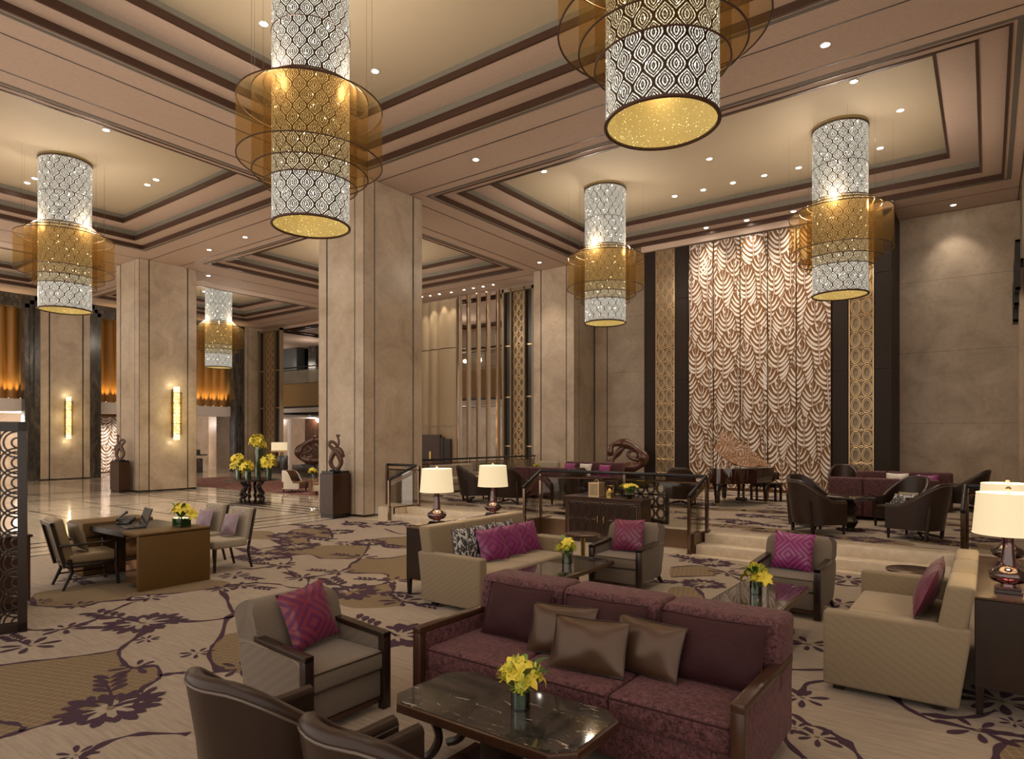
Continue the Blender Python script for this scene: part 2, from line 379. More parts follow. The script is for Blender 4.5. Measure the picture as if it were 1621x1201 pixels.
def bez(pts, n=8, closed=False):
    """Catmull-Rom through the points"""
    P = [Vector(p) for p in pts]; N = len(P); out = []
    for i in range(N if closed else N - 1):
        a = P[(i - 1) % N] if closed or i else P[i]; b = P[i]; c = P[(i + 1) % N]; d = P[(i + 2) % N] if closed or i < N - 2 else c
        for k in range(n):
            t = k / n; out.append(.5 * ((2 * b) + (c - a) * t + (2 * a - 5 * b + 4 * c - d) * t * t + (3 * b - a - 3 * c + d) * t ** 3))
    if not closed: out.append(P[-1])
    return out

# ================================================================== SETTING
ZS = 8.52           # soffit
def strip(b, x0, x1, y0, y1, z, m, t=.004): b.box(x0, x1, y0, y1, z, z + t, m)
# ---- polished floor with black inlay lines
b = B(); b.box(-46, -12.87, -2, 34, -.12, 0, 'floor_marble')
for y in (10.43, 10.80, 11.55, 12.35, 12.9): strip(b, -35.5, -14.45, y, y + .11, -.001, 'black_line', .003)
strip(b, -35.5, -14.45, 11.15, 11.27, -.001, 'black_line', .003)
for x in (-24.4, -23.9, -26.6, -27.1): strip(b, x, x + .11, -2, 34, -.001, 'black_line', .0035)
for x in (-14.5, -13.98): strip(b, x, x + .10, -2, 10.75, -.001, 'black_line', .003)
strip(b, -12.98, -12.90, -2, 10.7, -.001, 'black_line', .003)
strip(b, -13.4, -13.36, -2, 10.7, -.001, 'black_line', .003)
for x in (-33.2, -32.7, -20.6): strip(b, x, x + .06, -2, 34, -.001, 'black_line', .0032)
for y in (13.5, 2.2, 6.4, 8.3): strip(b, -35.5, -14.9, y, y + .05, -.001, 'black_line', .003)
struct(b, 'floor', smooth=0)
b = B(); b.box(-31.2, -17.4, 13.75, 18.9, 0, .012, 'red_rug'); struct(b, 'floor_rug', smooth=0)
b = B(); b.box(-12.87, 6, 10.62, 11.3, -.12, .002, 'step_marble'); struct(b, 'floor_marble_strip', smooth=0)
# ---- carpet with its inlaid vines
VINES=[[(-8.34,2.17),(-8.13,2.4),(-7.96,2.49),(-7.87,2.59),(-7.77,2.66),(-7.81,2.8),(-7.87,2.98),(-8.07,3.21),(-8.34,3.57),(-8.37,3.81)],[(-7.76,2.78),(-7.46,2.97),(-7.34,3.14)],[(-8.4,3.82),(-8.49,3.63),(-8.67,3.78),(-8.41,4.13),(-8.28,4.56),(-8.12,4.65)],[(-8.14,4.58),(-7.69,4.42),(-7.38,4.27),(-6.97,4.09),(-6.79,4.09),(-6.74,4.19)],[(-9.64,2.98),(-9.27,2.88),(-9.1,2.86),(-8.76,3.04),(-8.62,3.21),(-8.69,3.38),(-8.53,3.65)],[(-7.04,1.8),(-6.98,1.92),(-6.91,2.08),(-6.76,2.32),(-6.63,2.58),(-6.6,2.73)],[(-7.08,3.22),(-6.87,3.01),(-6.68,2.81),(-6.49,2.68),(-6.16,2.59),(-5.98,2.58),(-5.88,2.72),(-5.66,2.66),(-5.53,2.58),(-5.45,2.44),(-5.35,2.36)],[(-5.6,2.63),(-5.56,2.73),(-5.5,2.79)],[(-5.29,1.38),(-5.3,1.46),(-5.3,1.57),(-5.29,1.74),(-5.29,1.89)],[(-5.73,1.46),(-5.58,1.54),(-5.47,1.59),(-5.35,1.6),(-5.3,1.57)],[(-4.57,1.68),(-4.62,1.76),(-4.66,1.88),(-4.61,2.03),(-4.42,2.18),(-4.34,2.23)],[(-7.15,3.49),(-6.91,3.67),(-6.8,3.89),(-6.81,4.07)],[(-6.92,4.06),(-6.7,3.85),(-6.23,3.53),(-6.0,3.31),(-5.75,3.14),(-5.46,3.03),(-5.26,3.01),(-5.22,3.1)],[(-9.18,5.5),(-9.0,5.63),(-8.97,5.89),(-8.77,5.98),(-8.38,5.81),(-8.01,5.65),(-7.8,5.7),(-7.52,5.51),(-7.37,5.39)],[(-7.89,5.68),(-7.78,5.82),(-7.78,6.08),(-7.77,6.25),(-7.89,6.51),(-8.09,6.72),(-8.28,7.04),(-8.68,7.52),(-9.17,8.03),(-9.48,8.33)],[(-10.76,6.45),(-10.55,6.68),(-10.46,7.0)],[(-9.93,5.95),(-9.84,6.02)],[(-9.82,6.53),(-9.57,6.57),(-9.2,6.42),(-8.91,6.12)],[(-9.45,6.51),(-9.48,6.71),(-9.34,6.88),(-8.92,6.77),(-8.74,6.83),(-8.49,7.08)],[(-10.23,6.6),(-10.25,7.07)],[(-11.27,7.67),(-10.87,7.3),(-10.55,7.19)],[(-11.64,8.02),(-12.08,8.48),(-12.04,8.86),(-11.75,9.08),(-11.37,8.88)],[(-11.37,8.88),(-10.55,8.3),(-10.33,7.98),(-10.0,8.04),(-9.71,8.25)],[(-10.46,7.7),(-10.74,7.87),(-10.83,8.1),(-10.66,8.32)],[(-7.6,6.27),(-7.4,6.41),(-7.15,6.54),(-6.96,6.47),(-6.87,6.29),(-6.61,6.18),(-6.31,5.95),(-6.1,5.72),(-5.93,5.65),(-5.77,5.58),(-5.54,5.57),(-5.34,5.56)],[(-6.67,5.77),(-6.67,5.91),(-6.65,6.15)],[(-8.3,4.76),(-8.21,4.92),(-8.14,5.06),(-7.8,5.22),(-7.5,5.21),(-7.3,5.31),(-7.26,5.52)],[(-8.21,7.22),(-7.99,7.45),(-7.96,7.82),(-7.81,8.15)],[(-9.67,8.37),(-9.71,8.72),(-9.41,9.24),(-9.14,9.54)],[(-9.14,8.31),(-8.79,8.14),(-8.47,8.29),(-8.21,8.57)],[(-12.42,10.17),(-12.01,9.91),(-11.78,9.94),(-11.31,10.16)],[(-10.64,9.77),(-9.94,9.48),(-9.73,9.53),(-9.44,9.85)],[(-3.93,9.47),(-3.82,9.66),(-3.62,9.86),(-3.22,9.66),(-2.99,9.43),(-2.78,9.2),(-2.58,8.82)],[(-3.15,8.41),(-3.0,8.19),(-2.89,8.0),(-2.76,7.71)],[(-3.17,9.92),(-2.81,10.13),(-2.66,10.29)],[(-3.66,8.82),(-3.54,8.95),(-3.36,9.11),(-3.18,9.29)],[(-1.72,9.8),(-1.55,9.71),(-1.32,9.85),(-1.16,9.95)],[(-1.51,5.86),(-1.42,5.9),(-1.29,5.97),(-1.11,6.11)],[(-1.18,5.35),(-1.18,5.48),(-1.18,5.67),(-1.06,5.84)],[(-1.28,4.96),(-1.2,4.95),(-1.12,4.96),(-1.01,4.86),(-0.92,4.85),(-0.8,4.77),(-0.71,4.66),(-0.64,4.53),(-0.58,4.36)],[(-1.18,4.91),(-1.12,4.61),(-1.03,4.45),(-0.92,4.33)],[(-0.63,5.89),(-0.55,5.69),(-0.46,5.56),(-0.31,5.44),(-0.21,5.45),(-0.06,5.45),(0.09,5.5),(0.2,5.53)],[(-0.39,5.53),(-0.21,5.59),(-0.07,5.71),(0.05,5.93)],[(0.07,4.82),(0.04,5.06),(0.06,5.25),(0.14,5.4),(0.23,5.44)]]
FLOWERS=[(-7.78,2.7,0.22),(-8.42,3.83,0.2),(-7.35,3.27,0.42),(-8.16,4.65,0.22),(-8.74,3.15,0.2),(-5.98,2.61,0.2),(-5.23,2.1,0.36),(-5.25,2.31,0.2),(-4.63,1.66,0.14),(-5.23,3.13,0.24),(-5.91,3.11,0.16),(-7.41,2.27,0.26),(-6.68,5.57,0.4),(-4.81,4.58,0.42),(-10.41,3.76,0.25),(-8.8,5.19,0.25),(-9.29,2.94,0.16),(-6.71,3.03,0.12),(-8.9,6.03,0.26),(-7.89,5.68,0.24),(-7.77,6.25,0.24),(-8.44,7.23,0.28),(-9.48,8.33,0.4),(-9.82,6.31,0.5),(-10.18,7.2,0.5),(-11.43,7.96,0.5),(-11.09,8.86,0.4),(-6.69,6.31,0.26),(-5.77,5.58,0.26),(-6.66,5.52,0.45),(-11.82,9.97,0.35),(-11.16,10.48,0.45),(-12.15,9.08,0.35),(-9.73,7.97,0.25),(-8.14,4.88,0.25),(-3.55,10.2,0.36),(-3.13,9.58,0.26),(-3.13,8.67,0.32),(-1.58,10.13,0.3),(-1.42,8.62,0.25),(-3.91,10.18,0.2),(-1.15,5.33,0.2),(-0.06,5.45,0.24),(-0.92,4.69,0.16),(-1.07,4.75,0.14),(0.08,6.15,0.3),(-1.4,6.75,0.25),(0.15,5.74,0.1)]
ZONES=[[(-7.07,1.74),(-6.98,1.92),(-6.91,2.08),(-6.76,2.32),(-6.63,2.58),(-6.59,2.72),(-6.49,2.68),(-6.16,2.59),(-5.96,2.63),(-5.88,2.72),(-5.66,2.66),(-5.45,2.44),(-5.36,2.17),(-5.29,1.89),(-5.29,1.74),(-5.3,1.57),(-5.3,1.46),(-5.3,1.3)],[(-9.28,2.87),(-9.1,2.86),(-8.76,3.04),(-8.62,3.21),(-8.69,3.38),(-8.53,3.65),(-8.67,3.78),(-8.41,4.13),(-8.28,4.56),(-8.23,4.78),(-8.58,4.9),(-9.3,4.57),(-9.98,3.88),(-9.88,3.39),(-9.85,3.07)],[(-6.23,3.53),(-6.11,3.72),(-5.46,3.62),(-5.1,3.14),(-5.26,3.01),(-5.46,3.03),(-5.75,3.14),(-6.0,3.31)],[(-10.23,6.6),(-10.22,7.04),(-9.86,7.64),(-9.17,8.03),(-8.68,7.52),(-8.4,7.14),(-8.74,6.83),(-8.92,6.77),(-9.34,6.88),(-9.48,6.71),(-9.79,6.55)],[(-7.6,6.27),(-8.09,6.72),(-8.33,7.13),(-7.99,7.45),(-7.96,7.82),(-7.81,8.15),(-6.43,6.71),(-6.7,6.36),(-6.87,6.29),(-6.96,6.47),(-7.15,6.54),(-7.4,6.41)],[(-11.23,7.6),(-12.08,8.48),(-12.0,8.84),(-11.7,9.07),(-10.64,8.34),(-10.83,8.1),(-10.74,7.87),(-10.46,7.7),(-10.25,7.49),(-10.67,7.27)],[(-6.56,5.2),(-6.67,5.77),(-6.62,6.13),(-6.47,6.06),(-6.31,5.95),(-6.1,5.72),(-5.93,5.65),(-5.62,5.44),(-6.01,5.01)],[(-12.75,7.64),(-12.3,8.08),(-11.37,7.5),(-11.96,7.17)],[(-9.67,8.37),(-9.71,8.72),(-9.14,9.54),(-8.21,8.57),(-8.81,8.16),(-9.14,8.31)],[(-3.93,9.47),(-3.82,9.66),(-3.61,9.85),(-3.22,9.66),(-3.19,9.3),(-3.36,9.11),(-3.54,8.95),(-3.66,8.82)],[(-3.41,8.21),(-3.17,8.39),(-2.99,8.16),(-2.83,7.87),(-2.81,7.67),(-3.17,7.62)],[(0.07,4.82),(0.04,5.06),(0.06,5.25),(0.14,5.4),(0.23,5.44),(0.25,4.95)]]

def vine_mesh(b, pts, w, z):
    P = bez([(x, y, 0) for x, y in pts], 7); L = []; N = len(P)
    for i, p in enumerate(P):
        t = (P[min(i + 1, N - 1)] - P[max(i - 1, 0)]); t.z = 0; t.normalize(); n_ = Vector((-t.y, t.x, 0)); k = w * (.62 + .42 * math.sin(i * .55 + pts[0][0]) * .6 + .25 * math.sin(i * .21) + .55 * max(0, math.sin(i * .37)) ** 6)
        L.append(((p + n_ * k)[:2] + (z,), (p - n_ * k)[:2] + (z,)))
    b.sheet([[a, c] for a, c in L], 'carpet_plum')
ZK = [0]
def petal(b, x, y, a, L, w, z, m='carpet_plum'):
    ZK[0] = (ZK[0] + 1) % 60; z += ZK[0] * 2.5e-5
    c, s = math.cos(a), math.sin(a); pts = []
    for t in (0, .2, .45, .7, .88, 1, .88, .7, .45, .2):
        k = len(pts); sg = 1 if k < 5 else -1
        q = w * math.sin(PI * (t ** 1.5 * .93 + .03)) ** .7 * sg if 0 < t < 1 else 0
        pts.append((x + c * t * L - s * q, y + s * t * L + c * q, z))
    b.poly(pts, m)
def carpet_flower(b, x, y, r, z, rr):
    n = 7 if r < .3 else 9; a0 = rr.uniform(0, 6.3)
    for i in range(n):
        a = a0 + i * 2 * PI / n + rr.uniform(-.15, .15); L = r * rr.uniform(.75, 1.1); q = r * .24
        petal(b, x + math.cos(a) * q, y + math.sin(a) * q, a, L * .8, L * .135, z)
        if r > .3:
            for sg in (-1, 1): petal(b, x + math.cos(a) * L * .45, y + math.sin(a) * L * .45, a + sg * .7, L * .5, L * .085, z)
    if r > .22:
        a = rr.choice((0, PI)) + rr.uniform(-.4, .4)
        for k in range(4):
            for sg in (-1, 1): petal(b, x + math.cos(a) * (r + k * r * .3), y + math.sin(a) * (r + k * r * .3), a + sg * .7, r * .5, r * .10, z)
        vine_mesh(b, [(x, y), (x + math.cos(a) * r, y + math.sin(a) * r), (x + math.cos(a + .1) * r * 2.1, y + math.sin(a + .1) * r * 2.1)], r * .045, z)
    petal(b, x - r * .1, y, 0, r * .2, r * .08, z, 'carpet_tan')
rr = random.Random(3)
b = B(); b.box(-12.87, 6, -2, 10.62, -.12, 0.0, 'carpet')
for zn in ZONES:
    try: b.poly([(p.x, p.y, .0012) for p in bez([(x, y, 0) for x, y in zn], 3, True)], 'carpet_tan')
    except ValueError: pass
for v in VINES: vine_mesh(b, v, (.030 if math.hypot(*v[0]) > 4 else .028), .0024)
for x, y, r in FLOWERS: carpet_flower(b, x, y, r, .0032, rr)
struct(b, 'floor_carpet', smooth=0, fix=False)
# ---- raised stage: carpeted top, marble border, bronze front
ZT = .31
b = B(); b.box(-14.42, .72, 11.62, 22.7, .0, ZT - .004, 'step_marble'); b.box(-12.05, -11.46, 10.86, 11.62, 0, ZT - .004, 'step_marble')
b.box(-13.02, .72, 11.70, 22.7, ZT - .02, ZT, 'carpet')
strip(b, -13.32, -13.26, 12.9, 21, ZT - .003, 'black_line'); strip(b, -13.9, -13.84, 12.9, 21, ZT - .003, 'black_line')
b.box(-7.5, -4.1, 11.28, 11.70, 0, ZT - .002, 'step_marble'); b.box(-.26, .72, 11.28, 11.70, 0, ZT - .002, 'step_marble')
sr = random.Random(11)
cells = [(-12.2 + i * 1.32 + sr.uniform(-.3, .3) + (j % 2) * .5, 12.25 + j * .95 + sr.uniform(-.2, .2)) for i in range(10) for j in range(9)]
cells = [c for c in cells if -12.6 < c[0] < .2 and 12 < c[1] < 20.2]
for k, (x, y) in enumerate(cells):
    if k % 3 == 0:
        try: b.poly([(p.x, p.y, ZT + .0012) for p in bez([(max(-12.9, min(.6, x + math.cos(a) * sr.uniform(.5, .95))), max(11.8, y + math.sin(a) * sr.uniform(.2, .5)), 0) for a in (0, .9, 1.8, 2.7, 3.6, 4.5, 5.4)], 4, True)], 'carpet_tan')
        except ValueError: pass
for k, (x, y) in enumerate(cells):
    x2, y2 = x + sr.uniform(.7, 1.3), y + sr.uniform(-.35, .5)
    vine_mesh(b, [(x, y), (x + .3, y + sr.uniform(-.2, .2)), ((x + x2) / 2 + .1, (y + y2) / 2 + sr.uniform(-.25, .25)), (min(x2, .6), y2)], .022, ZT + .0024)
    carpet_flower(b, x, y, sr.uniform(.22, .42), ZT + .0032, sr)
struct(b, 'stage_floor', smooth=0, fix=False)
def steps(x0, x1, name):
    b = B(); b.box(x0, x1, 10.84, 11.24, 0, .155, 'step_marble', .008); b.box(x0 + .02, x1 - .02, 11.22, 11.64, 0, ZT, 'step_marble', .008)
    b.box(x0 + .04, x1 - .04, 10.855, 11.20, .118, .128, 'bronze_skirting'); b.box(x0 + .04, x1 - .04, 11.235, 11.6, .272, .28, 'bronze_skirting')
    struct(b, name)
steps(-11.46, -7.56, 'stair_step'); steps(-4.05, -.29, 'stair_step')
b = B()
b.box(-7.5, -4.12, 11.24, 11.28, 0, ZT + .02, 'bronze_skirting'); b.box(-7.56, -7.50, 10.80, 11.62, 0, ZT + .02, 'bronze_skirting'); b.box(-4.12, -4.06, 10.80, 11.62, 0, ZT + .02, 'bronze_skirting')
b.box(-.28, -.22, 10.80, 11.62, 0, ZT + .02, 'bronze_skirting'); b.box(-.26, .72, 11.24, 11.28, 0, ZT + .02, 'bronze_skirting'); b.box(-11.52, -11.465, 10.86, 11.62, .16, ZT + .02, 'bronze_skirting')
struct(b, 'trim_stage_skirting', smooth=0)
# ---- ceiling with stepped coffers
XR = [(-33.5, -27.4), (-23.64, -14.75), (-12.1, .3)]
YR = [(2.94, 10.53), (12.89, 20.48)]
b = B()
def frame(b, x0, x1, y0, y1, i, z0, z1, m):       # rectangular ring of width i inside the rectangle
    b.box(x0, x1, y0, y0 + i, z0, z1, m); b.box(x0, x1, y1 - i, y1, z0, z1, m); b.box(x0, x0 + i, y0 + i, y1 - i, z0, z1, m); b.box(x1 - i, x1, y0 + i, y1 - i, z0, z1, m)
def coffer(b, x0, x1, y0, y1, ZS=ZS):
    frame(b, x0 - .16, x1 + .16, y0 - .16, y1 + .16, .09, ZS - .004, ZS, 'vent_grey')
    frame(b, x0 - .02, x1 + .02, y0 - .02, y1 + .02, .05, ZS - .012, ZS + .15, 'bronze_trim')
    a = .46; frame(b, x0, x1, y0, y1, a, ZS + .12, ZS + .16, 'ceiling_paint')
    frame(b, x0 + a - .03, x1 - a + .03, y0 + a - .03, y1 - a + .03, .05, ZS + .108, ZS + .25, 'bronze_trim')
    frame(b, x0 + a - .06, x1 - a + .06, y0 + a - .06, y1 - a + .06, .03, ZS + .16, ZS + .44, 'cove_grey')
    frame(b, x0 + a - .06, x1 - a + .06, y0 + a - .06, y1 - a + .06, .70, ZS + .42, ZS + .46, 'ceiling_paint')
    c = 1.10; frame(b, x0 + c - .03, x1 - c + .03, y0 + c - .03, y1 - c + .03, .05, ZS + .408, ZS + .54, 'bronze_trim')
    frame(b, x0 + c - .06, x1 - c + .06, y0 + c - .06, y1 - c + .06, .03, ZS + .46, ZS + .70, 'cove_grey')
    b.box(x0 + c - .06, x1 - c + .06, y0 + c - .06, y1 - c + .06, ZS + .68, ZS + .74, 'ceiling_silk_lit')
xs = [-36.5] + [v for r in XR for v in r] + [6.2]; ys = [-1.5] + [v for r in YR for v in r] + [22.9]
for i in range(len(xs) - 1):
    for j in range(len(ys) - 1):
        if i % 2 and j % 2: continue
        b.box(xs[i], xs[i + 1], ys[j], ys[j + 1], ZS, ZS + .05, 'ceiling_paint')
for X0, X1 in XR:
    for Y0, Y1 in YR: coffer(b, X0, X1, Y0, Y1)
for y in (11.30, 12.43): strip(b, -36.5, 6.2, y - .014, y + .014, ZS - .004, 'groove_dark')
for x in (-14.13, -12.83, -26.42, -24.98): strip(b, x - .014, x + .014, -1.5, 22.9, ZS - .005, 'groove_dark')
for y in (21.40, 22.55): strip(b, -36.5, 6.2, y - .012, y + .012, ZS - .004, 'groove_dark')
for x in (.66, 1.6): strip(b, x - .012, x + .012, -1.5, 22.9, ZS - .005, 'groove_dark')
struct(b, 'ceiling', smooth=0)
# ---- columns: dark core with marble posts and panels, grooves between
def column(x0, x1, y0, y1, z0=0, faces='xXyY', px=.34, py=.34, name='column'):
    b = B(); g = .028; e = .06
    b.box(x0 + e, x1 - e, y0 + e, y1 - e, z0, ZS, 'groove_dark')
    for cx in (x0, x1 - px):
        for cy in (y0, y1 - py): b.box(cx, cx + px, cy, cy + py, z0 + .05, ZS, 'cream_marble', .012, 1)
    b.box(x0 + px + g, x1 - px - g, y0 + .01, y0 + .1, z0 + .05, ZS, 'cream_marble', .006, 1); b.box(x0 + px + g, x1 - px - g, y1 - .1, y1 - .01, z0 + .05, ZS, 'cream_marble', .006, 1)
    b.box(x0 + .01, x0 + .1, y0 + py + g, y1 - py - g, z0 + .05, ZS, 'cream_marble', .006, 1); b.box(x1 - .1, x1 - .01, y0 + py + g, y1 - py - g, z0 + .05, ZS, 'cream_marble', .006, 1)
    b.box(x0 + .02, x1 - .02, y0 + .02, y1 - .02, z0, z0 + .06, 'groove_dark')
    return struct(b, name, smooth=0)
column(-14.34, -12.54, 10.83, 12.90)
column(-26.72, -24.86, 10.95, 13.08)
column(-14.42, -12.56, 21.05, 22.9, ZT)
# ---- back wall and right wall
b = B(); b.box(-12.62, .72, 22.62, 22.8, ZT, ZS, 'cream_marble'); b.box(-12.60, -12.54, 22.60, 22.62, ZT, ZS, 'groove_dark'); b.box(-12.02, -11.99, 22.61, 22.62, ZT, ZS, 'groove_dark'); b.box(-9.56, -9.5, 22.61, 22.62, ZT, ZS, 'groove_dark')
for z in (2.4, 4.5, 6.6): b.box(-12, .7, 22.617, 22.62, z, z + .006, 'groove_dark')
struct(b, 'wall_back', smooth=0)
b = B(); b.box(.70, .95, 11.3, 22.8, 0, ZS, 'cream_marble')
for y in (22.2, 21.3): b.box(.69, .70, y, y + .03, ZT, ZS, 'groove_dark')
b.box(.62, .70, 20.4, 21.0, ZT, 6.2, 'cream_marble')
struct(b, 'wall_right', smooth=0)
b = B(); b.box(.95, 6.2, 11.3, 11.5, 0, ZS, 'cream_marble'); b.box(6.0, 6.2, 3.0, 11.3, 0, ZS, 'cream_marble'); struct(b, 'wall_side', smooth=0)

# ---- leaf relief: plumes of blades on a brown ground (x, z) -> drawn on a panel facing -Y
def plumes(b, x0, x1, z0, z1, w, h, rr, y, white='mural_white', brown='mural_brown', blades=15, th=.007):
    """shingled: every plume leans forward to its tip, so it laps over the foot of the plume above"""
    def cl(p): return (min(x1, max(x0, p[0])), min(z1, max(z0, p[1])))
    def slab(pts, yf, ex, m, sides=True):
        q = [cl(p) for p in pts]; n = len(q)
        ar = abs(sum(q[i][0] * q[(i + 1) % n][1] - q[(i + 1) % n][0] * q[i][1] for i in range(n)))
        if ar < 1e-4: return
        k = b.mi(m); f_ = [b.bm.verts.new((p[0], yf(p[1]) - ex, p[1])) for p in q]
        f = b.bm.faces.new(f_); f.material_index = k
        if sides:
            g_ = [b.bm.verts.new((p[0], yf(p[1]), p[1])) for p in q]
            for i in range(n):
                u = b.bm.faces.new((f_[i], g_[i], g_[(i + 1) % n], f_[(i + 1) % n])); u.material_index = k
    cols = max(1, round((x1 - x0) / (w * .82))); step = h * .60; rows = int((z1 - z0) / step) + 4
    for j in range(rows):
        for i in range(-1, cols + 1):
            L = h * rr.uniform(.98, 1.08); wd = w * rr.uniform(.50, .62)
            cx = x0 + (i + .5 + .5 * (j % 2)) * (x1 - x0) / cols + rr.uniform(-.08, .08) * w; bz = z0 + (j - 1.9) * step + rr.uniform(-.05, .05) * h + (i % 2) * .25 * h
            if bz > z1 or bz + L < z0: continue
            lean = rr.uniform(-.10, .10) * w * 2; par = (1 - i % 2) * .014 + rr.uniform(0, .002)
            yf = lambda z: y - par - max(0, min(1.05, (z - bz) / L)) * .082
            rib = lambda t: (cx + lean * math.sin(t * 2.6) * t, bz + t * L)
            def env(t): return wd * min(1, .25 + t / .38 * .75) ** .9 * (math.sqrt(max(0, 1 - ((t - .70) / .30) ** 2)) if t > .70 else 1)
            out = [(rib(t)[0] - env(t) - .014, rib(t)[1] + .025) for t in [k / 14 for k in range(15)]] + [(rib(t)[0] + env(t) + .014, rib(t)[1] + .025) for t in [1 - k / 14 for k in range(15)]]
            slab(out, yf, .0015, brown, False)
            r0 = [(rib(t)[0] - .019 * (1.1 - t), rib(t)[1]) for t in [k / 8 for k in range(9)]]; r1 = [(rib(t)[0] + .019 * (1.1 - t), rib(t)[1]) for t in [1 - k / 8 for k in range(9)]]
            slab(r0 + r1, yf, th + .003, white)
            dt = 1.0 / blades
            for s in (-1, 1):
                for k in range(-1, blades):
                    t = .02 + k * dt + rr.uniform(-.008, .008)
                    if t > .95: continue
                    px, pz = rib(t); rise = .20 * (1 - .45 * t); t2 = min(.985, t + rise); ex = env(t2) * .98; qx = rib(t2)[0] + s * ex; qz = bz + t2 * L; g = dt * L * .335
                    px += s * .026; A, Bq = [], []
                    for u in (0, .18, .42, .68, .88, 1.0):
                        xx = px + (qx - px) * (u ** .85); zz = pz + (qz - pz) * (u ** 1.6); q_ = g * (.35 + .65 * math.sin(PI * min(1, .15 + u * .70))) * (.30 if u == 1 else 1)
                        A.append((xx, zz + q_)); Bq.append((xx, zz - q_))
                    slab(A + Bq[::-1], yf, th, white)
    return b

# ---- ornamental lattice of paired ovals (local x 0..w, z 0..h, front -y)
def ovals(b, x0, x1, z0, z1, cols, rows, m, t=.012, y=0.0, n=18, inner=True):
    cw = (x1 - x0) / cols; ch = (z1 - z0) / rows
    for i in range(cols):
        for j in range(rows):
            cx, cz = x0 + (i + .5) * cw, z0 + (j + .5) * ch
            for kx, kz, tt in ((.43, .44, t), (.30, .33, t * .7))[:2 if inner else 1]:
                b.tube([(cx + cw * kx * math.cos(2 * PI * q / n), y, cz + ch * kz * math.sin(2 * PI * q / n)) for q in range(n)], tt, m, 5, True, 1.0, (0, 1, 0))
    for j in range(rows + 1):
        for s in (-1, 1):
            z = z0 + j * ch; b.tube([(x0 + (x1 - x0) * k / 10, y - .004, z + s * ch * .06 * math.cos(k / 10 * cols * 2 * PI)) for k in range(11)], t * .7, m, 4, False, 1.0, (0, 1, 0))
    return b

# ---- feature wall: five leaf panels, gold lattices and ebony boards in front of the back wall
b = B(); b.box(-9.54, -2.15, 20.78, 22.62, ZT, 8.46, 'ebony_panel'); struct(b, 'wall_feature', smooth=0); b = B(); b.box(-9.6, -2.1, 20.56, 20.78, 8.33, ZS, 'ceiling_paint'); struct(b, 'trim_bulkhead', smooth=0)
PX = [-7.94, -7.12, -6.27, -5.44, -4.62, -3.67]
where = ['leftmost of the five, beside the ebony board', 'second from the left, behind the raised piano lid', 'middle one of the five, behind the piano', 'fourth from the left, right of the piano', 'rightmost of the five, next to the right gold lattice']
for i in range(5):
    r_ = thing('leaf_relief_panel', 'tall white leaf relief panel, ' + where[i], 'wall panel', ((PX[i] + PX[i + 1]) / 2, 20.72, ZT), 0, 'leaf relief panels behind the piano')
    hw = (PX[i + 1] - PX[i]) / 2 - .012
    bb = B(); bb.box(-hw, hw, -.05, .05, 0, 7.98, 'mural_brown'); bb.done('backing_board', parent=r_, smooth=0)
    bb = B(); plumes(bb, -hw + .005, hw - .005, 0.10, 7.97, .60, 1.95, random.Random(40 + i), -.052, blades=14); tag(bb.done('leaf_blades', parent=r_, smooth=0, fix=False), 'white raised leaf blades')
def wood_board(x0, x1, lab):
    r_ = thing('ebony_board', lab, 'wall panel', ((x0 + x1) / 2, 20.72, ZT), 0, 'ebony boards of the feature wall'); hw = (x1 - x0) / 2
    for k, (za, zb) in enumerate(((0, 3.6), (3.606, 6.3), (6.306, 8.02))):
        bb = B(); bb.box(-hw, hw, -.06, .06, za, zb, 'ebony_panel', .004, 1); bb.done('board', parent=r_, smooth=0)
wood_board(-9.54, -9.14, 'dark ebony wall board left of the left gold lattice, next to the marble wall'); wood_board(-8.43, -7.97, 'dark ebony wall board between the left gold lattice and the leaf panels')
wood_board(-3.65, -3.24, 'dark ebony wall board between the leaf panels and the right gold lattice'); wood_board(-2.57, -2.15, 'dark ebony wall board right of the right gold lattice, beside marble')
def gold_lattice(x0, x1, lab, rows):
    r_ = thing('gold_lattice', lab, 'lattice', ((x0 + x1) / 2, 20.72, ZT), 0, 'gold oval lattices of the feature wall'); hw = (x1 - x0) / 2
    bb = B(); bb.box(-hw, hw, 0, .05, 0, 8.0, 'gold_back'); bb.done('backing', parent=r_, smooth=0)
    bb = B(); bb.box(-hw, -hw + .025, -.06, 0, 0, 8.0, 'gold_metal'); bb.box(hw - .025, hw, -.06, 0, 0, 8.0, 'gold_metal'); bb.done('frame', parent=r_, smooth=0)
    bb = B(); ovals(bb, -hw + .03, hw - .03, .02, 7.98, 2, rows, 'gold_metal', .014, -.03); bb.done('oval_fretwork', parent=r_)
gold_lattice(-9.12, -8.45, 'gold lattice of paired ovals left of the leaf panels', 17); gold_lattice(-3.22, -2.59, 'gold lattice of paired ovals right of the leaf panels', 17)

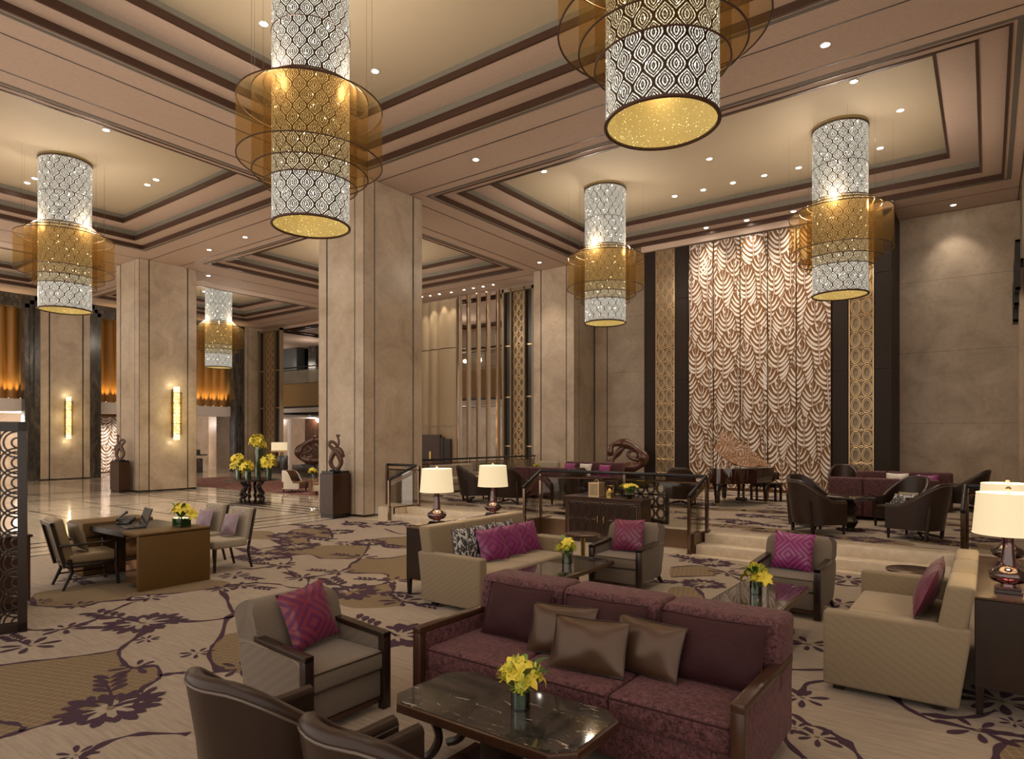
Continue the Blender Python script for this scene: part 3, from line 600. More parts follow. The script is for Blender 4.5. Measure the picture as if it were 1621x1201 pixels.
# ---- left wall of the lobby: dark marble portals, pilasters, glowing fluted curtains
XL = -35.6
fcount = {}
b = B()
for y0, y1 in ((11.28, 13.33), (21.53, 22.72), (1.0, 2.4)):
    b.box(XL - .5, XL + .10, y0, y1, 0, ZS, 'groove_dark')
    w_ = y1 - y0
    for a, c in ((.0, .16), (.19, .84), (.87, 1.0)): b.box(XL, XL + .16, y0 + a * w_, y0 + c * w_, .05, ZS, 'cream_marble')
struct(b, 'wall_left', smooth=0)
def portal(y0, y1, name, top=8.0):
    b = B()
    for k, (o, x) in enumerate(((0, .14), (.16, .06), (.34, .0))):
        b.box(XL - .5, XL + x, y0 + o, y0 + o + .22, 0, ZS, 'dark_marble'); b.box(XL - .5, XL + x, y1 - o - .22, y1 - o, 0, ZS, 'dark_marble'); b.box(XL - .5, XL + x, y0 + o, y1 - o, ZS - o - .22, ZS, 'dark_marble')
    struct(b, name, smooth=0)
    b = B(); b.box(XL - .75, XL - .42, y0 + .5, y1 - .5, 3.30, 3.78, 'white_fascia'); b.box(XL - 1.3, XL - .42, y0 + .5, y1 - .5, 3.22, 3.30, 'white_fascia'); struct(b, 'trim_fascia', smooth=0)
    n = max(1, round((y1 - y0 - 1.1) / .47)); wy = (y1 - y0 - 1.1) / n
    for i in range(n):
        cy = y0 + .55 + (i + .5) * wy
        if not (9.0 < cy < 10.9 or 13.6 < cy < 15.6 or 18.4 < cy < 21): continue
        bb = B(); rows = [[(XL - .82 + .14 * math.sin(PI * a / 8), -wy / 2 + wy * a / 8, z) for a in range(9)] for z in (0, 4.5)]
        inn = [[(p[0] - .06, p[1], p[2]) for p in r] for r in rows]; bb.shell([[(x - XL + .8, y, z) for x, y, z in r] for r in rows], [[(x - XL + .8, y, z) for x, y, z in r] for r in inn], 'curtain_gold')
        side = 'left portal' if y1 < 12 else 'middle portal, left of the sconce column' if cy < 17 else 'middle portal, right of the sconce column'
        fcount[side] = fcount.get(side, 0) + 1
        o = bb.done('fluted_panel', loc=(XL - .8, cy, 3.78)); tag(o, 'amber fluted panel, %s from the left in the %s' % (['first', 'second', 'third', 'fourth', 'fifth', 'sixth', 'seventh'][fcount[side] - 1], side), 'wall panel', 'amber fluted panels')
        bb = B(); bb.cyl(0, 0, 0, .03, .035, 'bronze_trim', 12); bb.cyl(0, 0, .03, .034, .025, 'wall_wash_glow', 12)
        o = bb.done('uplight', loc=(XL - .60, cy + wy / 2, 3.78)); tag(o, 'small round uplight at the foot of an amber fluted panel', 'light', 'uplights under the fluted panels')
        lamp('SPOT', 'uplight_beam', (XL - .58, cy + wy / 2, 3.86), 75, (1, .72, .38), .03, 60, .8, (XL - .70, cy + wy / 2, 8))
portal(2.4, 11.28, 'door_1'); portal(13.33, 21.53, 'door_2')
# room beyond the portals
b = B(); b.box(-46, -45.8, -2, 34, 0, 9, 'cream_marble'); b.box(-45.8, XL - .5, -2, 34, 3.34, 3.44, 'white_fascia'); b.box(-36.9, -36.5, 8.5, 22.7, 3.4, 8.6, 'gold_back')
for y in (8.6, 19.1, 21.6): b.box(-39.6, -38.7, y, y + 1.1, 0, 3.34, 'cream_marble')
struct(b, 'wall_reception', smooth=0)
r_ = thing('leaf_relief_panel', 'wide white leaf relief seen through the middle portal, behind the bird statue', 'wall panel', (-40.0, 15.9, 0), PI / 2, 'leaf relief panels of the lobby')
bb = B(); bb.box(-2.5, 2.5, 0, .1, 0, 3.32, 'mural_brown'); bb.done('backing_board', parent=r_, smooth=0)
bb = B(); plumes(bb, -2.48, 2.48, .08, 3.15, .72, 2.0, random.Random(90), 0, blades=11); bb.done('leaf_blades', parent=r_, smooth=0, fix=False)
for y in (14.2, 15.2, 16.2, 17.2): lamp('SPOT', 'reception_beam', (-38.3, y, 3.15), 110, (1, .90, .82), .05, 90, .7, (-39.9, y, .8))
r_ = thing('reception_desk', 'dark stone reception desk with thin white counter, left of bird statue', 'desk', (-36.3, 15.9, 0))
bb = B(); bb.box(-.35, .35, -.9, .9, 0, .92, 'dark_marble'); bb.done('body', parent=r_, smooth=0); bb = B(); bb.box(-.5, .5, -1.3, .95, .98, 1.02, 'white_fascia', .008); bb.box(-.1, .1, -.7, .7, .92, .98, 'black_line'); bb.done('counter', parent=r_)
bb = B(); bb.box(-.25, .15, -.55, .55, 1.02, 1.32, 'dark_wood', .01); o = bb.done('desk_cabinet', loc=(-36.3, 15.7, 0)); tag(o, 'dark low box standing on the white reception counter', 'box')
bb = B(); bb.box(-.04, .04, -.06, .06, 0, 2.6, 'cove_white_glow'); o = bb.done('light_slot', loc=(-38.6, 19.0, .55)); tag(o, 'tall glowing vertical light slot through portal right of the sconce column', 'light')
r_ = thing('reception_counter', 'dark counter with thin glowing ledge, just right of the sconce column', 'counter', (-36.5, 19.0, 0)); bb = B(); bb.box(-.3, .3, -.4, .4, 0, .8, 'dark_marble'); bb.done('body', parent=r_, smooth=0); bb = B(); bb.box(-.45, .45, -.6, .6, .98, 1.03, 'black_line'); bb.box(-.4, .4, -.55, .55, .92, .98, 'white_fascia'); bb.box(-.2, .2, -.3, .3, 1.03, 1.3, 'dark_wood'); bb.done('ledge', parent=r_, smooth=0)
for y in (9.5, 12.5, 15.5, 19.5): lamp('POINT', 'reception_lamp', (-42, y, 2.9), 120, (1, .86, .75), .3)

# ---- far side: gallery above, screens, fins and curved oak wall
b = B(); b.box(-45.8, -14.4, 26.0, 26.12, 4.05, 5.52, 'gold_wood'); b.box(-45.8, -14.4, 26.0, 32, 3.9, 4.05, 'dark_wood'); b.box(-45.8, -14.4, 25.7, 26.0, 3.62, 3.9, 'white_fascia'); b.box(-45.8, -14.4, 26.05, 32, 4.05, 4.2, 'ceiling_paint')
struct(b, 'floor_gallery', smooth=0)
b = B(); b.box(-45.8, -14.4, 31.8, 32, 0, 9.3, 'cream_marble')
b.box(-45.5, -33.0, 30.6, 30.7, 4.2, 9.0, 'blue_dark_glass'); b.box(-44.2, -41.8, 29.6, 30.3, 4.2, 9.0, 'blue_steel'); b.box(-40.8, -39.9, 29.9, 30.3, 4.2, 9.0, 'dark_marble')
b.box(-44.6, -39, 28.6, 28.8, 0, 3.6, 'cream_marble'); b.box(-39.2, -37.6, 28.45, 28.6, 0, 3.3, 'walnut'); b.box(-45.8, -43.9, 28.2, 28.7, 0, 3.6, 'gold_wood'); b.box(-41.2, -41.0, 28.4, 28.6, 0, 3.6, 'white_fascia')
struct(b, 'wall_gallery', smooth=0)
b = B(); b.box(-46, -14.4, 22.9, 32, 8.75, 8.85, 'ceiling_paint')
for k in range(2): frame(b, -36 + k * 10, -27 + k * 10, 24.2, 30.5, .05, 8.62, 8.75, 'bronze_trim'); frame(b, -35.5 + k * 10, -27.5 + k * 10, 24.7, 30, .05, 8.66, 8.75, 'bronze_trim')
b.box(-46, -14.4, 22.88, 23.0, 8.40, 8.75, 'ceiling_paint'); struct(b, 'ceiling_gallery', smooth=0)
for x in (-43, -38, -24, -19, -16): lamp('POINT', 'gallery_lamp', (x, 28.2, 3.3), 90, (1, .88, .82), .3); lamp('POINT', 'gallery_lamp_upper', (x, 28.0, 7.6), 30, (1, .85, .7), .3)
r_ = thing('gallery_railing', 'dark glass railing along the upper gallery behind the fins', 'railing', (-30, 26.06, 5.52))
bb = B(); bb.tube([(-15.7, 0, 1.1), (15.5, 0, 1.1)], .045, 'black_rail'); bb.tube([(-15.7, 0, .92), (15.5, 0, .92)], .02, 'black_rail'); bb.done('handrail', parent=r_)
for k in range(16):
    x = -15.4 + k * 2.05; 
    if -11.5 < x < 7.5 and not x > 7: continue
    bb = B(); bb.box(x - .04, x + .04, -.03, .03, 0, 1.08, 'black_rail'); bb.done('post', parent=r_, smooth=0)
bb = B(); bb.box(-15.6, 15.4, -.006, .006, .04, .88, 'clear_glass'); bb.done('glass', parent=r_, smooth=0)
def tall_screen(x0, x1, lab):
    w_ = x1 - x0; r_ = thing('tall_screen', lab, 'screen', ((x0 + x1) / 2, 22.42, 0), 0, 'tall framed fretwork screens'); hw = w_ / 2; L = .27 * w_
    bb = B(); 
    for a, c in ((-hw, -hw + .10), (hw - .07, hw), (-hw + L, -hw + L + .06), (hw - L - .03, hw - L + .03)): bb.box(a, c, -.14, .10, 0, 8.36, 'gold_back')
    bb.box(-hw, hw, -.14, .10, 8.22, 8.36, 'gold_back'); bb.done('frame', parent=r_, smooth=0)
    bb = B(); bb.box(-hw + .1, -hw + L, .0, .04, 0, 8.22, 'black_art'); bb.box(hw - L + .03, hw - .07, .0, .04, 0, 8.22, 'black_art')
    for z in (1.6, 3.7, 5.9): bb.box(-hw + .1, -hw + L, -.03, 0, z, z + .05, 'gold_metal'); bb.box(hw - L + .03, hw - .07, -.03, 0, z, z + .05, 'gold_metal')
    bb.done('dark_panel', parent=r_, smooth=0)
    bb = B(); ovals(bb, -hw + L + .07, hw - L - .04, .02, 8.2, 2, 18, 'gold_metal', .014, -.03, 14); bb.done('oval_fretwork', parent=r_)
    bb = B(); bb.box(-hw + L + .06, hw - L - .03, .03, .05, 0, 8.22, 'gold_back'); bb.done('backing', parent=r_, smooth=0)
tall_screen(-35.3, -33.05, 'tall dark screen with fretwork strip beside the far left pilaster'); tall_screen(-16.92, -15.3, 'tall gold framed screen with oval fretwork strip, right of the mirrored fins')
for k, (x, w_) in enumerate(((-19.32, 'nearest the curved oak wall'), (-18.80, 'second from the curved oak wall'), (-18.23, 'middle one of the five'), (-17.68, 'second from the tall gold screen'), (-17.13, 'nearest the tall gold screen'))):
    r_ = thing('mirrored_fin', 'tall bronze mirrored fin in the row of five, ' + w_, 'fin', (x, 22.3, 0), 0, 'mirrored fins')
    bb = B(); bb.box(-.08, .02, -.08, .10, .0, 8.40, 'copper_mirror', .01, 1); bb.done('mirror_side', parent=r_, smooth=0); bb = B(); bb.box(.02, .075, -.10, .08, 0, 8.40, 'oak_panel', .01, 1); bb.done('oak_side', parent=r_, smooth=0)
fx = [-22.9, -22.35, -21.75, -21.15, -20.57, -19.5]
for k in range(5):
    bb = B(); xa, xb = fx[k], fx[k + 1]; w_ = xb - xa; cx = (xa + xb) / 2
    for z0, z1 in ((0, 2.48), (2.52, 6.05), (6.09, 8.30)):
        rows = [[(-w_ / 2 + w_ * a / 10, -.16 * math.sin(PI * a / 10) ** .7, z) for a in range(11)] for z in (z0, z1)]
        bb.shell(rows, [[(p[0], .10, p[2]) for p in r] for r in rows], 'oak_panel')
    o = bb.done('curved_oak_panel', loc=(cx, 22.35 - .10 * k / 4, 0)); tag(o, 'tall convex pale oak wall panel, ' + ['hidden end of the fluted row', 'far left visible flute by the big column', 'narrow flute second from the big column', 'narrow flute next to the widest', 'widest flute above the dark door, beside fins'][k], 'wall panel', 'curved oak panels')
r_ = thing('portal_door', 'dark brown door with stepped top in the curved oak wall', 'door', (-20.55, 21.95, 0))
bb = B(); bb.box(-1.05, .35, -.03, .1, 0, 2.12, 'walnut'); bb.box(-1.15, -1.05, -.02, .1, 0, 1.95, 'dark_wood'); bb.box(.35, .55, -.01, .1, 0, 2.0, 'dark_wood'); bb.box(.55, .95, .01, .1, 0, 1.93, 'dark_wood'); bb.done('door_leaf', parent=r_, smooth=0)
bb = B(); bb.box(-.30, -.18, -.06, -.03, .75, 1.35, 'brass'); tag(bb.done('handle', parent=r_, smooth=0), 'brass pull plate')
for k, (x, y) in enumerate([(-21.16, 21.73), (-20.68, 21.79), (-20.12, 21.8), (-19.44, 21.85), (-18.66, 21.81), (-18.11, 21.79), (-17.58, 21.82), (-17.03, 21.82)]):
    bb = B(); bb.cyl(0, 0, -.012, 0, .06, 'white_fascia', 16); bb.cyl(0, 0, -.016, -.012, .045, 'downlight_glow', 16)
    o = bb.done('downlight', loc=(x, y, ZS)); tag(o, 'small bright downlight in the row close above the oak wall and fins', 'light', 'downlights washing the fins')
    lamp('SPOT', 'downlight_beam', (x, y, ZS - .03), 55, (1, .86, .68), .03, 62, .5, (x, y + .25, 0))

# ---- recessed downlights
ZC = 9.2
DL = [(-10.16, 6.53, ZC), (-9.71, 8.67, ZC), (-9.69, 11.75, ZS), (-9.69, 14.65, ZC), (-2.18, 11.75, ZS), (-2.19, 14.65, ZC), (-1.56, 16.55, ZC), (-5.81, 16.52, ZC), (-7.54, 18.46, ZC), (-6.68, 18.48, ZC), (-5.82, 18.47, ZC), (-4.96, 18.45, ZC), (-4.08, 18.47, ZC), (-2.17, 18.42, ZC), (-7.2, 20.18, 8.64), (-5.95, 20.22, 8.64), (-4.61, 20.23, 8.64), (-.79, 21.98, ZS), (-16.64, 6.6, ZC), (-21.9, 6.65, ZC), (-21.36, 6.66, ZC), (-19.31, 8.73, ZC), (-18.73, 8.7, ZC), (-21.82, 11.92, ZS), (-19.5, 11.86, ZS), (-25.34, 13.81, ZS), (-31.18, 16.77, ZC), (-30.16, 18.76, ZC), (-29.61, 18.8, ZC), (-13.48, 20.07, ZS)]
OFF = [(-5.8, 8.67, ZC), (-1.9, 8.67, ZC), (-5.81, 4.6, ZC), (-9.71, 4.3, ZC), (-1.9, 4.3, ZC), (-5.8, 11.75, ZS), (-16.64, 8.7, ZC), (-17, 4.6, ZC), (-21, 4.6, ZC), (-17, 16.5, ZC), (-21.6, 16.5, ZC), (-19.3, 18.5, ZC), (-13.45, 6.5, ZS), (-13.45, 16.6, ZS), (-9.2, 18.4, ZC), (-30.5, 6.5, ZC), (-3.5, 2.0, ZS), (-8.0, 2.0, ZS), (-.5, 2.2, ZS), (.2, 7.0, ZS), (-14, 2, ZS), (-11.2, 16.5, ZC)]  # unseen downlights: only beams added for light, no fixtures built
dl0 = None
def dl_where(x, y, z): return 'coffer' if z > 9 else 'coffer step' if z > 8.6 else 'flat beam'
for k, (x, y, z) in enumerate(DL + OFF):
    if k < len(DL):
        lab = 'round recessed ceiling downlight in a %s' % dl_where(x, y, z)
        if dl0 is None:
            dl0 = thing('ceiling_downlight', lab, 'light', (x, y, z))
            bb = B(); bb.ring(.075, -.006, .012, 'white_fascia', 28); bb.done('trim_ring', parent=dl0); bb = B(); bb.cyl(0, 0, -.008, -.002, .066, 'downlight_glow', 24); bb.done('lens', parent=dl0)
            o = dl0
        else: o = dup(dl0, (x, y, z), 0, lab)
        o['group'] = 'downlights in the %s' % {'coffer': 'coffers', 'coffer step': 'coffer steps', 'flat beam': 'flat beams'}[dl_where(x, y, z)]
    e = SPOT * (.55 if z == 8.64 else .8 if k in (8, 9, 10, 11, 12) else 1.0)
    if k == 17: e = SPOT * .35
    if k >= len(DL) and y < 5 and x > -12: e *= .30
    if (x, y) in ((-1.9, 8.67), (.2, 7.0)): e *= .55
    aim = (x, y, 0)
    if z == 8.64: aim = (x, y + .75, 2.5)
    if k in (8, 9, 10, 11, 12): aim = (x * 1.0 + .0, y + 2.1, 3.4)
    if k == 17: aim = (x, 22.6, 4.5)
    lamp('SPOT', 'downlight_beam', (x, y, z - .03), e, (1, .85, .68), .06, 78, .8, aim)

# ---- crystal chandeliers
def make_chandelier(label):
    r_ = thing('chandelier', label, 'chandelier', (0, 0, 0), 0, 'crystal drum chandeliers'); H_ = 3.86; R = .585
    bb = B(); bb.lathe([(R, 0.02), (R, H_)], 'crystal_lattice', 72); bb.done('crystal_cylinder', parent=r_)
    bb = B(); bb.lathe([(R - .02, .02), (R - .02, H_)], 'gold_liner', 48); tag(bb.done('gold_liner', parent=r_), 'golden inner lining')
    for z, t in ((.012, .022), (H_ - .02, .022)):
        bb = B(); bb.ring(R, z, t, 'bronze_trim'); bb.done('rim', parent=r_)
    bb = B(); bb.ring(R + .004, 2.95, .008, 'bronze_trim'); bb.done('band', parent=r_)
    bb = B(); bb.lathe([(R - .03, H_ - .03), (0, H_ - .03)], 'gold_liner', 40); bb.done('top_plate', parent=r_)
    for rd, z0, z1 in ((1.09, 1.00, 1.88), (.87, .80, 2.02), (.70, .62, 2.14)):
        bb = B(); bb.lathe([(rd, z0), (rd, z1)], 'organza', 72); d = bb.done('organza_drum', parent=r_)
        for z in (z0, z1): bb = B(); bb.ring(rd, z, .011, 'bronze_trim', 72); bb.done('hoop', parent=d)
    bb = B()
    for k in range(8):
        a = k * PI / 4 + .3; rd = (1.09, .87)[k % 2]; bb.tube([(rd * math.cos(a), rd * math.sin(a), 1.9), (rd * math.cos(a), rd * math.sin(a), 3.91)], .0025, 'chrome', 4)
    bb.done('hanging_wires', parent=r_)
    return r_
CH = [(-8.55, 6.32, 'large crystal drum chandelier hanging before the big column, left of the nearest one'), (-2.78, 6.45, 'nearest crystal drum chandelier, cut off by the top edge'), (-19.36, 6.71, 'crystal drum chandelier at far left, over the lobby'), (-29.36, 16.5, 'smallest and farthest crystal drum chandelier, behind the sconce column'),
      (-8.93, 16.7, 'crystal drum chandelier before the back wall, left of the leaf panels'), (-2.78, 16.65, 'crystal drum chandelier before the right end of the leaf panels')]
c0 = make_chandelier(CH[0][2]); c0.location = (CH[0][0], CH[0][1], 5.29)
for x, y, lab in CH[1:]: dup(c0, (x, y, 5.29), 0, lab)
for x, y, lab in CH + [(-19.3, 16.6, ''), (-29.4, 6.6, '')]:  # last two: unseen chandeliers, only their lamps added to light the hall
    lamp('POINT', 'chandelier_lamp', (x, y, 5.29 + .9), 3, (1, .75, .38), .12)
    for k in range(3): lamp('POINT', 'chandelier_bulb', (x + .79 * math.cos(k * 2.094 + .5), y + .79 * math.sin(k * 2.094 + .5), 5.29 + 2.12), 40, (1, .86, .70), .11)

# ---- wall sconces of crystal
def sconce(x, y, z, lab, h=2.0):
    r_ = thing('wall_sconce', lab, 'sconce', (x, y, z), 0, 'crystal wall sconces')
    bb = B(); bb.box(0, .03, -.08, .08, .1, h - .1, 'bronze_trim'); bb.done('back_plate', parent=r_, smooth=0)
    bb = B(); bb.cyl(.19, 0, 0, h, .105, 'sconce_crystal', 16); bb.done('crystal_tube', parent=r_)
    bb = B(); bb.lathe([(.185, .22), (.185, h - .22)], 'organza', 24, .19, 0); bb.done('gauze_sleeve', parent=r_)
    for k in range(5): bb = B(); bb.ring(.187, .22 + k * (h - .44) / 4, .008, 'bronze_trim', 24, .19, 0); bb.done('band', parent=r_)
    lamp('POINT', 'sconce_lamp', (x + .52, y, z + h / 2), 9, (1, .80, .42), .32); lamp('POINT', 'sconce_lamp', (x + .30, y, z + h + .1), 2.5, (1, .82, .5), .03); lamp('POINT', 'sconce_lamp', (x + .30, y, z - .1), 2.5, (1, .82, .5), .03)
sconce(-24.84, 12.2, 1.90, 'crystal wall sconce on the nearer marble column'); sconce(XL + .17, 12.35, 1.92, 'crystal wall sconce on the farther pilaster between dark portals')

# ================================================================== FURNITURE
def pillow_mesh(b, w, h, t, m, n=14, rr=rnd, puff=1.0):
    k1 = rr.uniform(0, 6); rows = {}
    for sg in (1, -1):
        rows[sg] = []
        for j in range(n + 1):
            r_ = []
            for i in range(n + 1):
                u = -1 + 2 * i / n; v = -1 + 2 * j / n
                q = (max(0, 1 - u * u) ** .55) * (max(0, 1 - v * v) ** .55)
                x = u * w / 2 * (1 - .07 * (1 - v * v)); y = v * h / 2 * (1 - .08 * (1 - u * u))
                z = sg * t / 2 * q * (1 + .10 * math.sin(5 * u + k1) * math.cos(4 * v + k1) * puff)
                r_.append((x, y, z))
            rows[sg].append(r_)
    b.shell(rows[1], rows[-1], m)
    bmesh.ops.remove_doubles(b.bm, verts=b.bm.verts[:], dist=1e-5)
def pillow(name, lab, x, y, z, yaw, w, h, t, m, lean=18, roll=0.0, group=None, pipe=None, cat='cushion'):
    """stands on its lower edge at (x, y, z); yaw 0 faces -Y"""
    b = B(); pillow_mesh(b, w, h, t, m)
    if pipe: b.tube([(sx * w / 2 * .97, sy * h / 2 * .97, 0) for sx, sy in ((-1, -1), (0, -.95), (1, -1), (.96, 0), (1, 1), (0, .95), (-1, 1), (-.96, 0))], .006, pipe, 6, True)
    th = math.radians(90 - lean)
    up = Vector((0, math.cos(th), math.sin(th))); hh = h / 2 * (abs(math.cos(roll)) + abs(math.sin(roll)) * w / h * .9)
    R_ = Matrix.Rotation(yaw, 3, 'Z'); p = Vector((x, y, z)) + R_ @ (up * hh)
    q = (Matrix.Rotation(yaw, 4, 'Z') @ Matrix.Rotation(th, 4, 'X') @ Matrix.Rotation(roll, 4, 'Z')).to_euler()
    return tag(b.done(name, smooth=60, loc=p, rot=q), lab, cat, group)

# ---- plum velvet sofa, faces -Y
def velvet_sofa(label, loc, rz, w=2.40, d=1.06, hb=.86, arms=True, back_hidden=False):
    r_ = thing('velvet_sofa', label, 'sofa', loc, rz); hw = w / 2; yf = -d / 2
    b = B(); b.box(-hw + .07, hw - .07, yf + .05, d / 2 - .02, .07, .30, 'plum_velvet', .02); b.done('base', parent=r_)
    n = 3; cw = (w - .16) / n
    for i in range(n):
        x0 = -hw + .08 + i * cw; b = B(); b.box(x0 + .003, x0 + cw - .003, yf + .02, d / 2 - .32, .29, .46, 'plum_velvet', .035, 3); c = b.done('seat_cushion', parent=r_)
        b = B(); b.tube([(x0 + .02, yf + .026, .438), (x0 + cw - .02, yf + .026, .438)], .007, 'plum_velvet_dark', 6); b.done('piping', parent=c)
    bw = w / n
    for i in range(n):
        x0 = -hw + i * bw; b = B(); b.box(x0 + .003, x0 + bw - .003, d / 2 - .36, d / 2 - .02, .42, hb, 'plum_velvet', .05, 4, Matrix.Translation((0, 0, 0)))
        for v in b.bm.verts: v.co.y += (v.co.z - .42) * .14
        b.done('back_cushion', parent=r_)
    for s in (-1, 1):
        b = B(); b.box(s * (hw - .045) - .034, s * (hw - .045) + .034, yf + .03, d / 2 - .02, .10, .56, 'plum_velvet', .012); b.done('side_panel', parent=r_)
        b = B(); b.box(s * (hw - .035) - .038, s * (hw - .035) + .038, yf - .03, d / 2 - .06, .555, .605, 'walnut', .006); b.box(s * (hw - .035) - .038, s * (hw - .035) + .038, yf - .03, yf + .03, .0, .56, 'walnut', .006); tag(b.done('wooden_arm', parent=r_), 'dark polished wooden arm and front post')
        b = B(); b.box(s * (hw - .1) - .03, s * (hw - .1) + .03, d / 2 - .14, d / 2 - .06, 0, .10, 'dark_wood'); b.done('leg', parent=r_)
    return r_
SX, SY = -2.22, 3.98
velvet_sofa('plum velvet three seat sofa with dark wooden arms in the foreground', (SX, SY, 0), 0)
for k, (x, w_, lab) in enumerate(((-2.94, .60, 'plum velvet back cushion at the left end of the foreground sofa'), (-2.20, .66, 'plum velvet back cushion in the middle of the foreground sofa, behind leather cushions'), (-1.43, .70, 'plum velvet back cushion at the right end of the foreground sofa'))):
    pillow('velvet_cushion', lab, x, SY + .0, .45, 0, w_, .42, .17, 'plum_velvet_dark', 20, 0, 'velvet back cushions', 'plum_velvet_dark')
pillow('leather_cushion', 'bronze leather cushion farthest left on the plum sofa, behind the front one', -2.44, SY - .12, .455, .1, .52, .36, .15, 'bronze_leather', 22, .03, 'bronze leather cushions', 'brown_leather')
pillow('leather_cushion', 'bronze leather cushion in front of the other two on the plum sofa', -2.12, SY - .30, .455, .12, .54, .36, .16, 'bronze_leather', 24, .02, 'bronze leather cushions', 'brown_leather')
pillow('leather_cushion', 'bronze leather cushion farthest right on the plum sofa, beside the velvet cushion', -1.80, SY - .12, .455, -.05, .50, .36, .15, 'bronze_leather', 22, -.04, 'bronze leather cushions', 'brown_leather')

# ---- beige box sofas, face -Y in their own frame
def beige_sofa(label, loc, rz, w=2.04, d=.92):
    r_ = thing('beige_sofa', label, 'sofa', loc, rz); hw = w / 2; yf = -d / 2
    b = B(); b.box(-hw + .13, hw - .13, yf + .06, d / 2 - .03, .06, .27, 'beige_weave', .02); b.done('base', parent=r_)
    for i in range(2):
        cw = (w - .28) / 2; x0 = -hw + .14 + i * cw; b = B(); b.box(x0 + .003, x0 + cw - .003, yf + .02, d / 2 - .2, .26, .44, 'beige_seat', .04, 3); b.done('seat_cushion', parent=r_)
    for s in (-1, 1):
        b = B(); b.box(s * (hw - .07) - .07, s * (hw - .07) + .07, yf, d / 2 - .03, .05, .63, 'beige_weave', .025, 3)
        for v in b.bm.verts:
            if v.co.y > 0: v.co.y += (v.co.z - .05) * .14
        b.done('arm', parent=r_)
    n = 3; bw = (w - .06) / n
    for i in range(n):
        x0 = -hw + .03 + i * bw; b = B(); b.box(x0 + .002, x0 + bw - .002, d / 2 - .20, d / 2 - .02, .40, .93, 'beige_weave', .035, 3)
        for v in b.bm.verts: v.co.y += (v.co.z - .40) * .18
        b.done('back_section', parent=r_)
    b = B(); b.box(-hw + .03, hw - .03, d / 2 - .12, d / 2 - .02, .06, .5, 'beige_weave', .015)
    for v in b.bm.verts: v.co.y += (v.co.z - .40) * .10
    b.done('back_panel', parent=r_)
    for sx in (-1, 1):
        for y in (yf + .1, d / 2 - .15): b = B(); b.box(sx * (hw - .12) - .04, sx * (hw - .12) + .04, y - .04, y + .04, 0, .06, 'dark_wood'); b.done('foot', parent=r_)
    return r_
beige_sofa('beige sofa left of centre with its back to the dark console and two lamps', (-5.03, 6.63, 0), PI / 2)
beige_sofa('beige sofa at right with its back to the dark console with big lamps', (-.60, 6.63, 0), -PI / 2)
for k, (y, ya) in enumerate(((6.42, .30), (6.80, .22), (7.22, .10))):
    w3 = ('nearest the camera', 'middle of three', 'farthest of three')[k]
    pillow('print_cushion', 'black and white leaf print cushion on the left beige sofa, ' + w3, -5.21, y - .22, .44, PI / 2 - ya, .42, .44, .12, 'leaf_print', 14, .03, 'leaf print cushions')
    pillow('magenta_cushion', 'magenta silk cushion on the left beige sofa, ' + w3, -4.98, y, .44, PI / 2 - ya - .15, .40, .43, .13, 'magenta_pale', 22, .06, 'magenta cushions on the left beige sofa')
for k, y in enumerate((6.75, 7.15)):
    pillow('magenta_cushion', 'deep magenta satin cushion on the right beige sofa, %s' % ('the nearer one', 'the farther one')[k], -.60 + .08, y, .44, -PI / 2, .50, .48, .17, 'magenta_satin', 22, 0, 'magenta cushions on the right beige sofa')

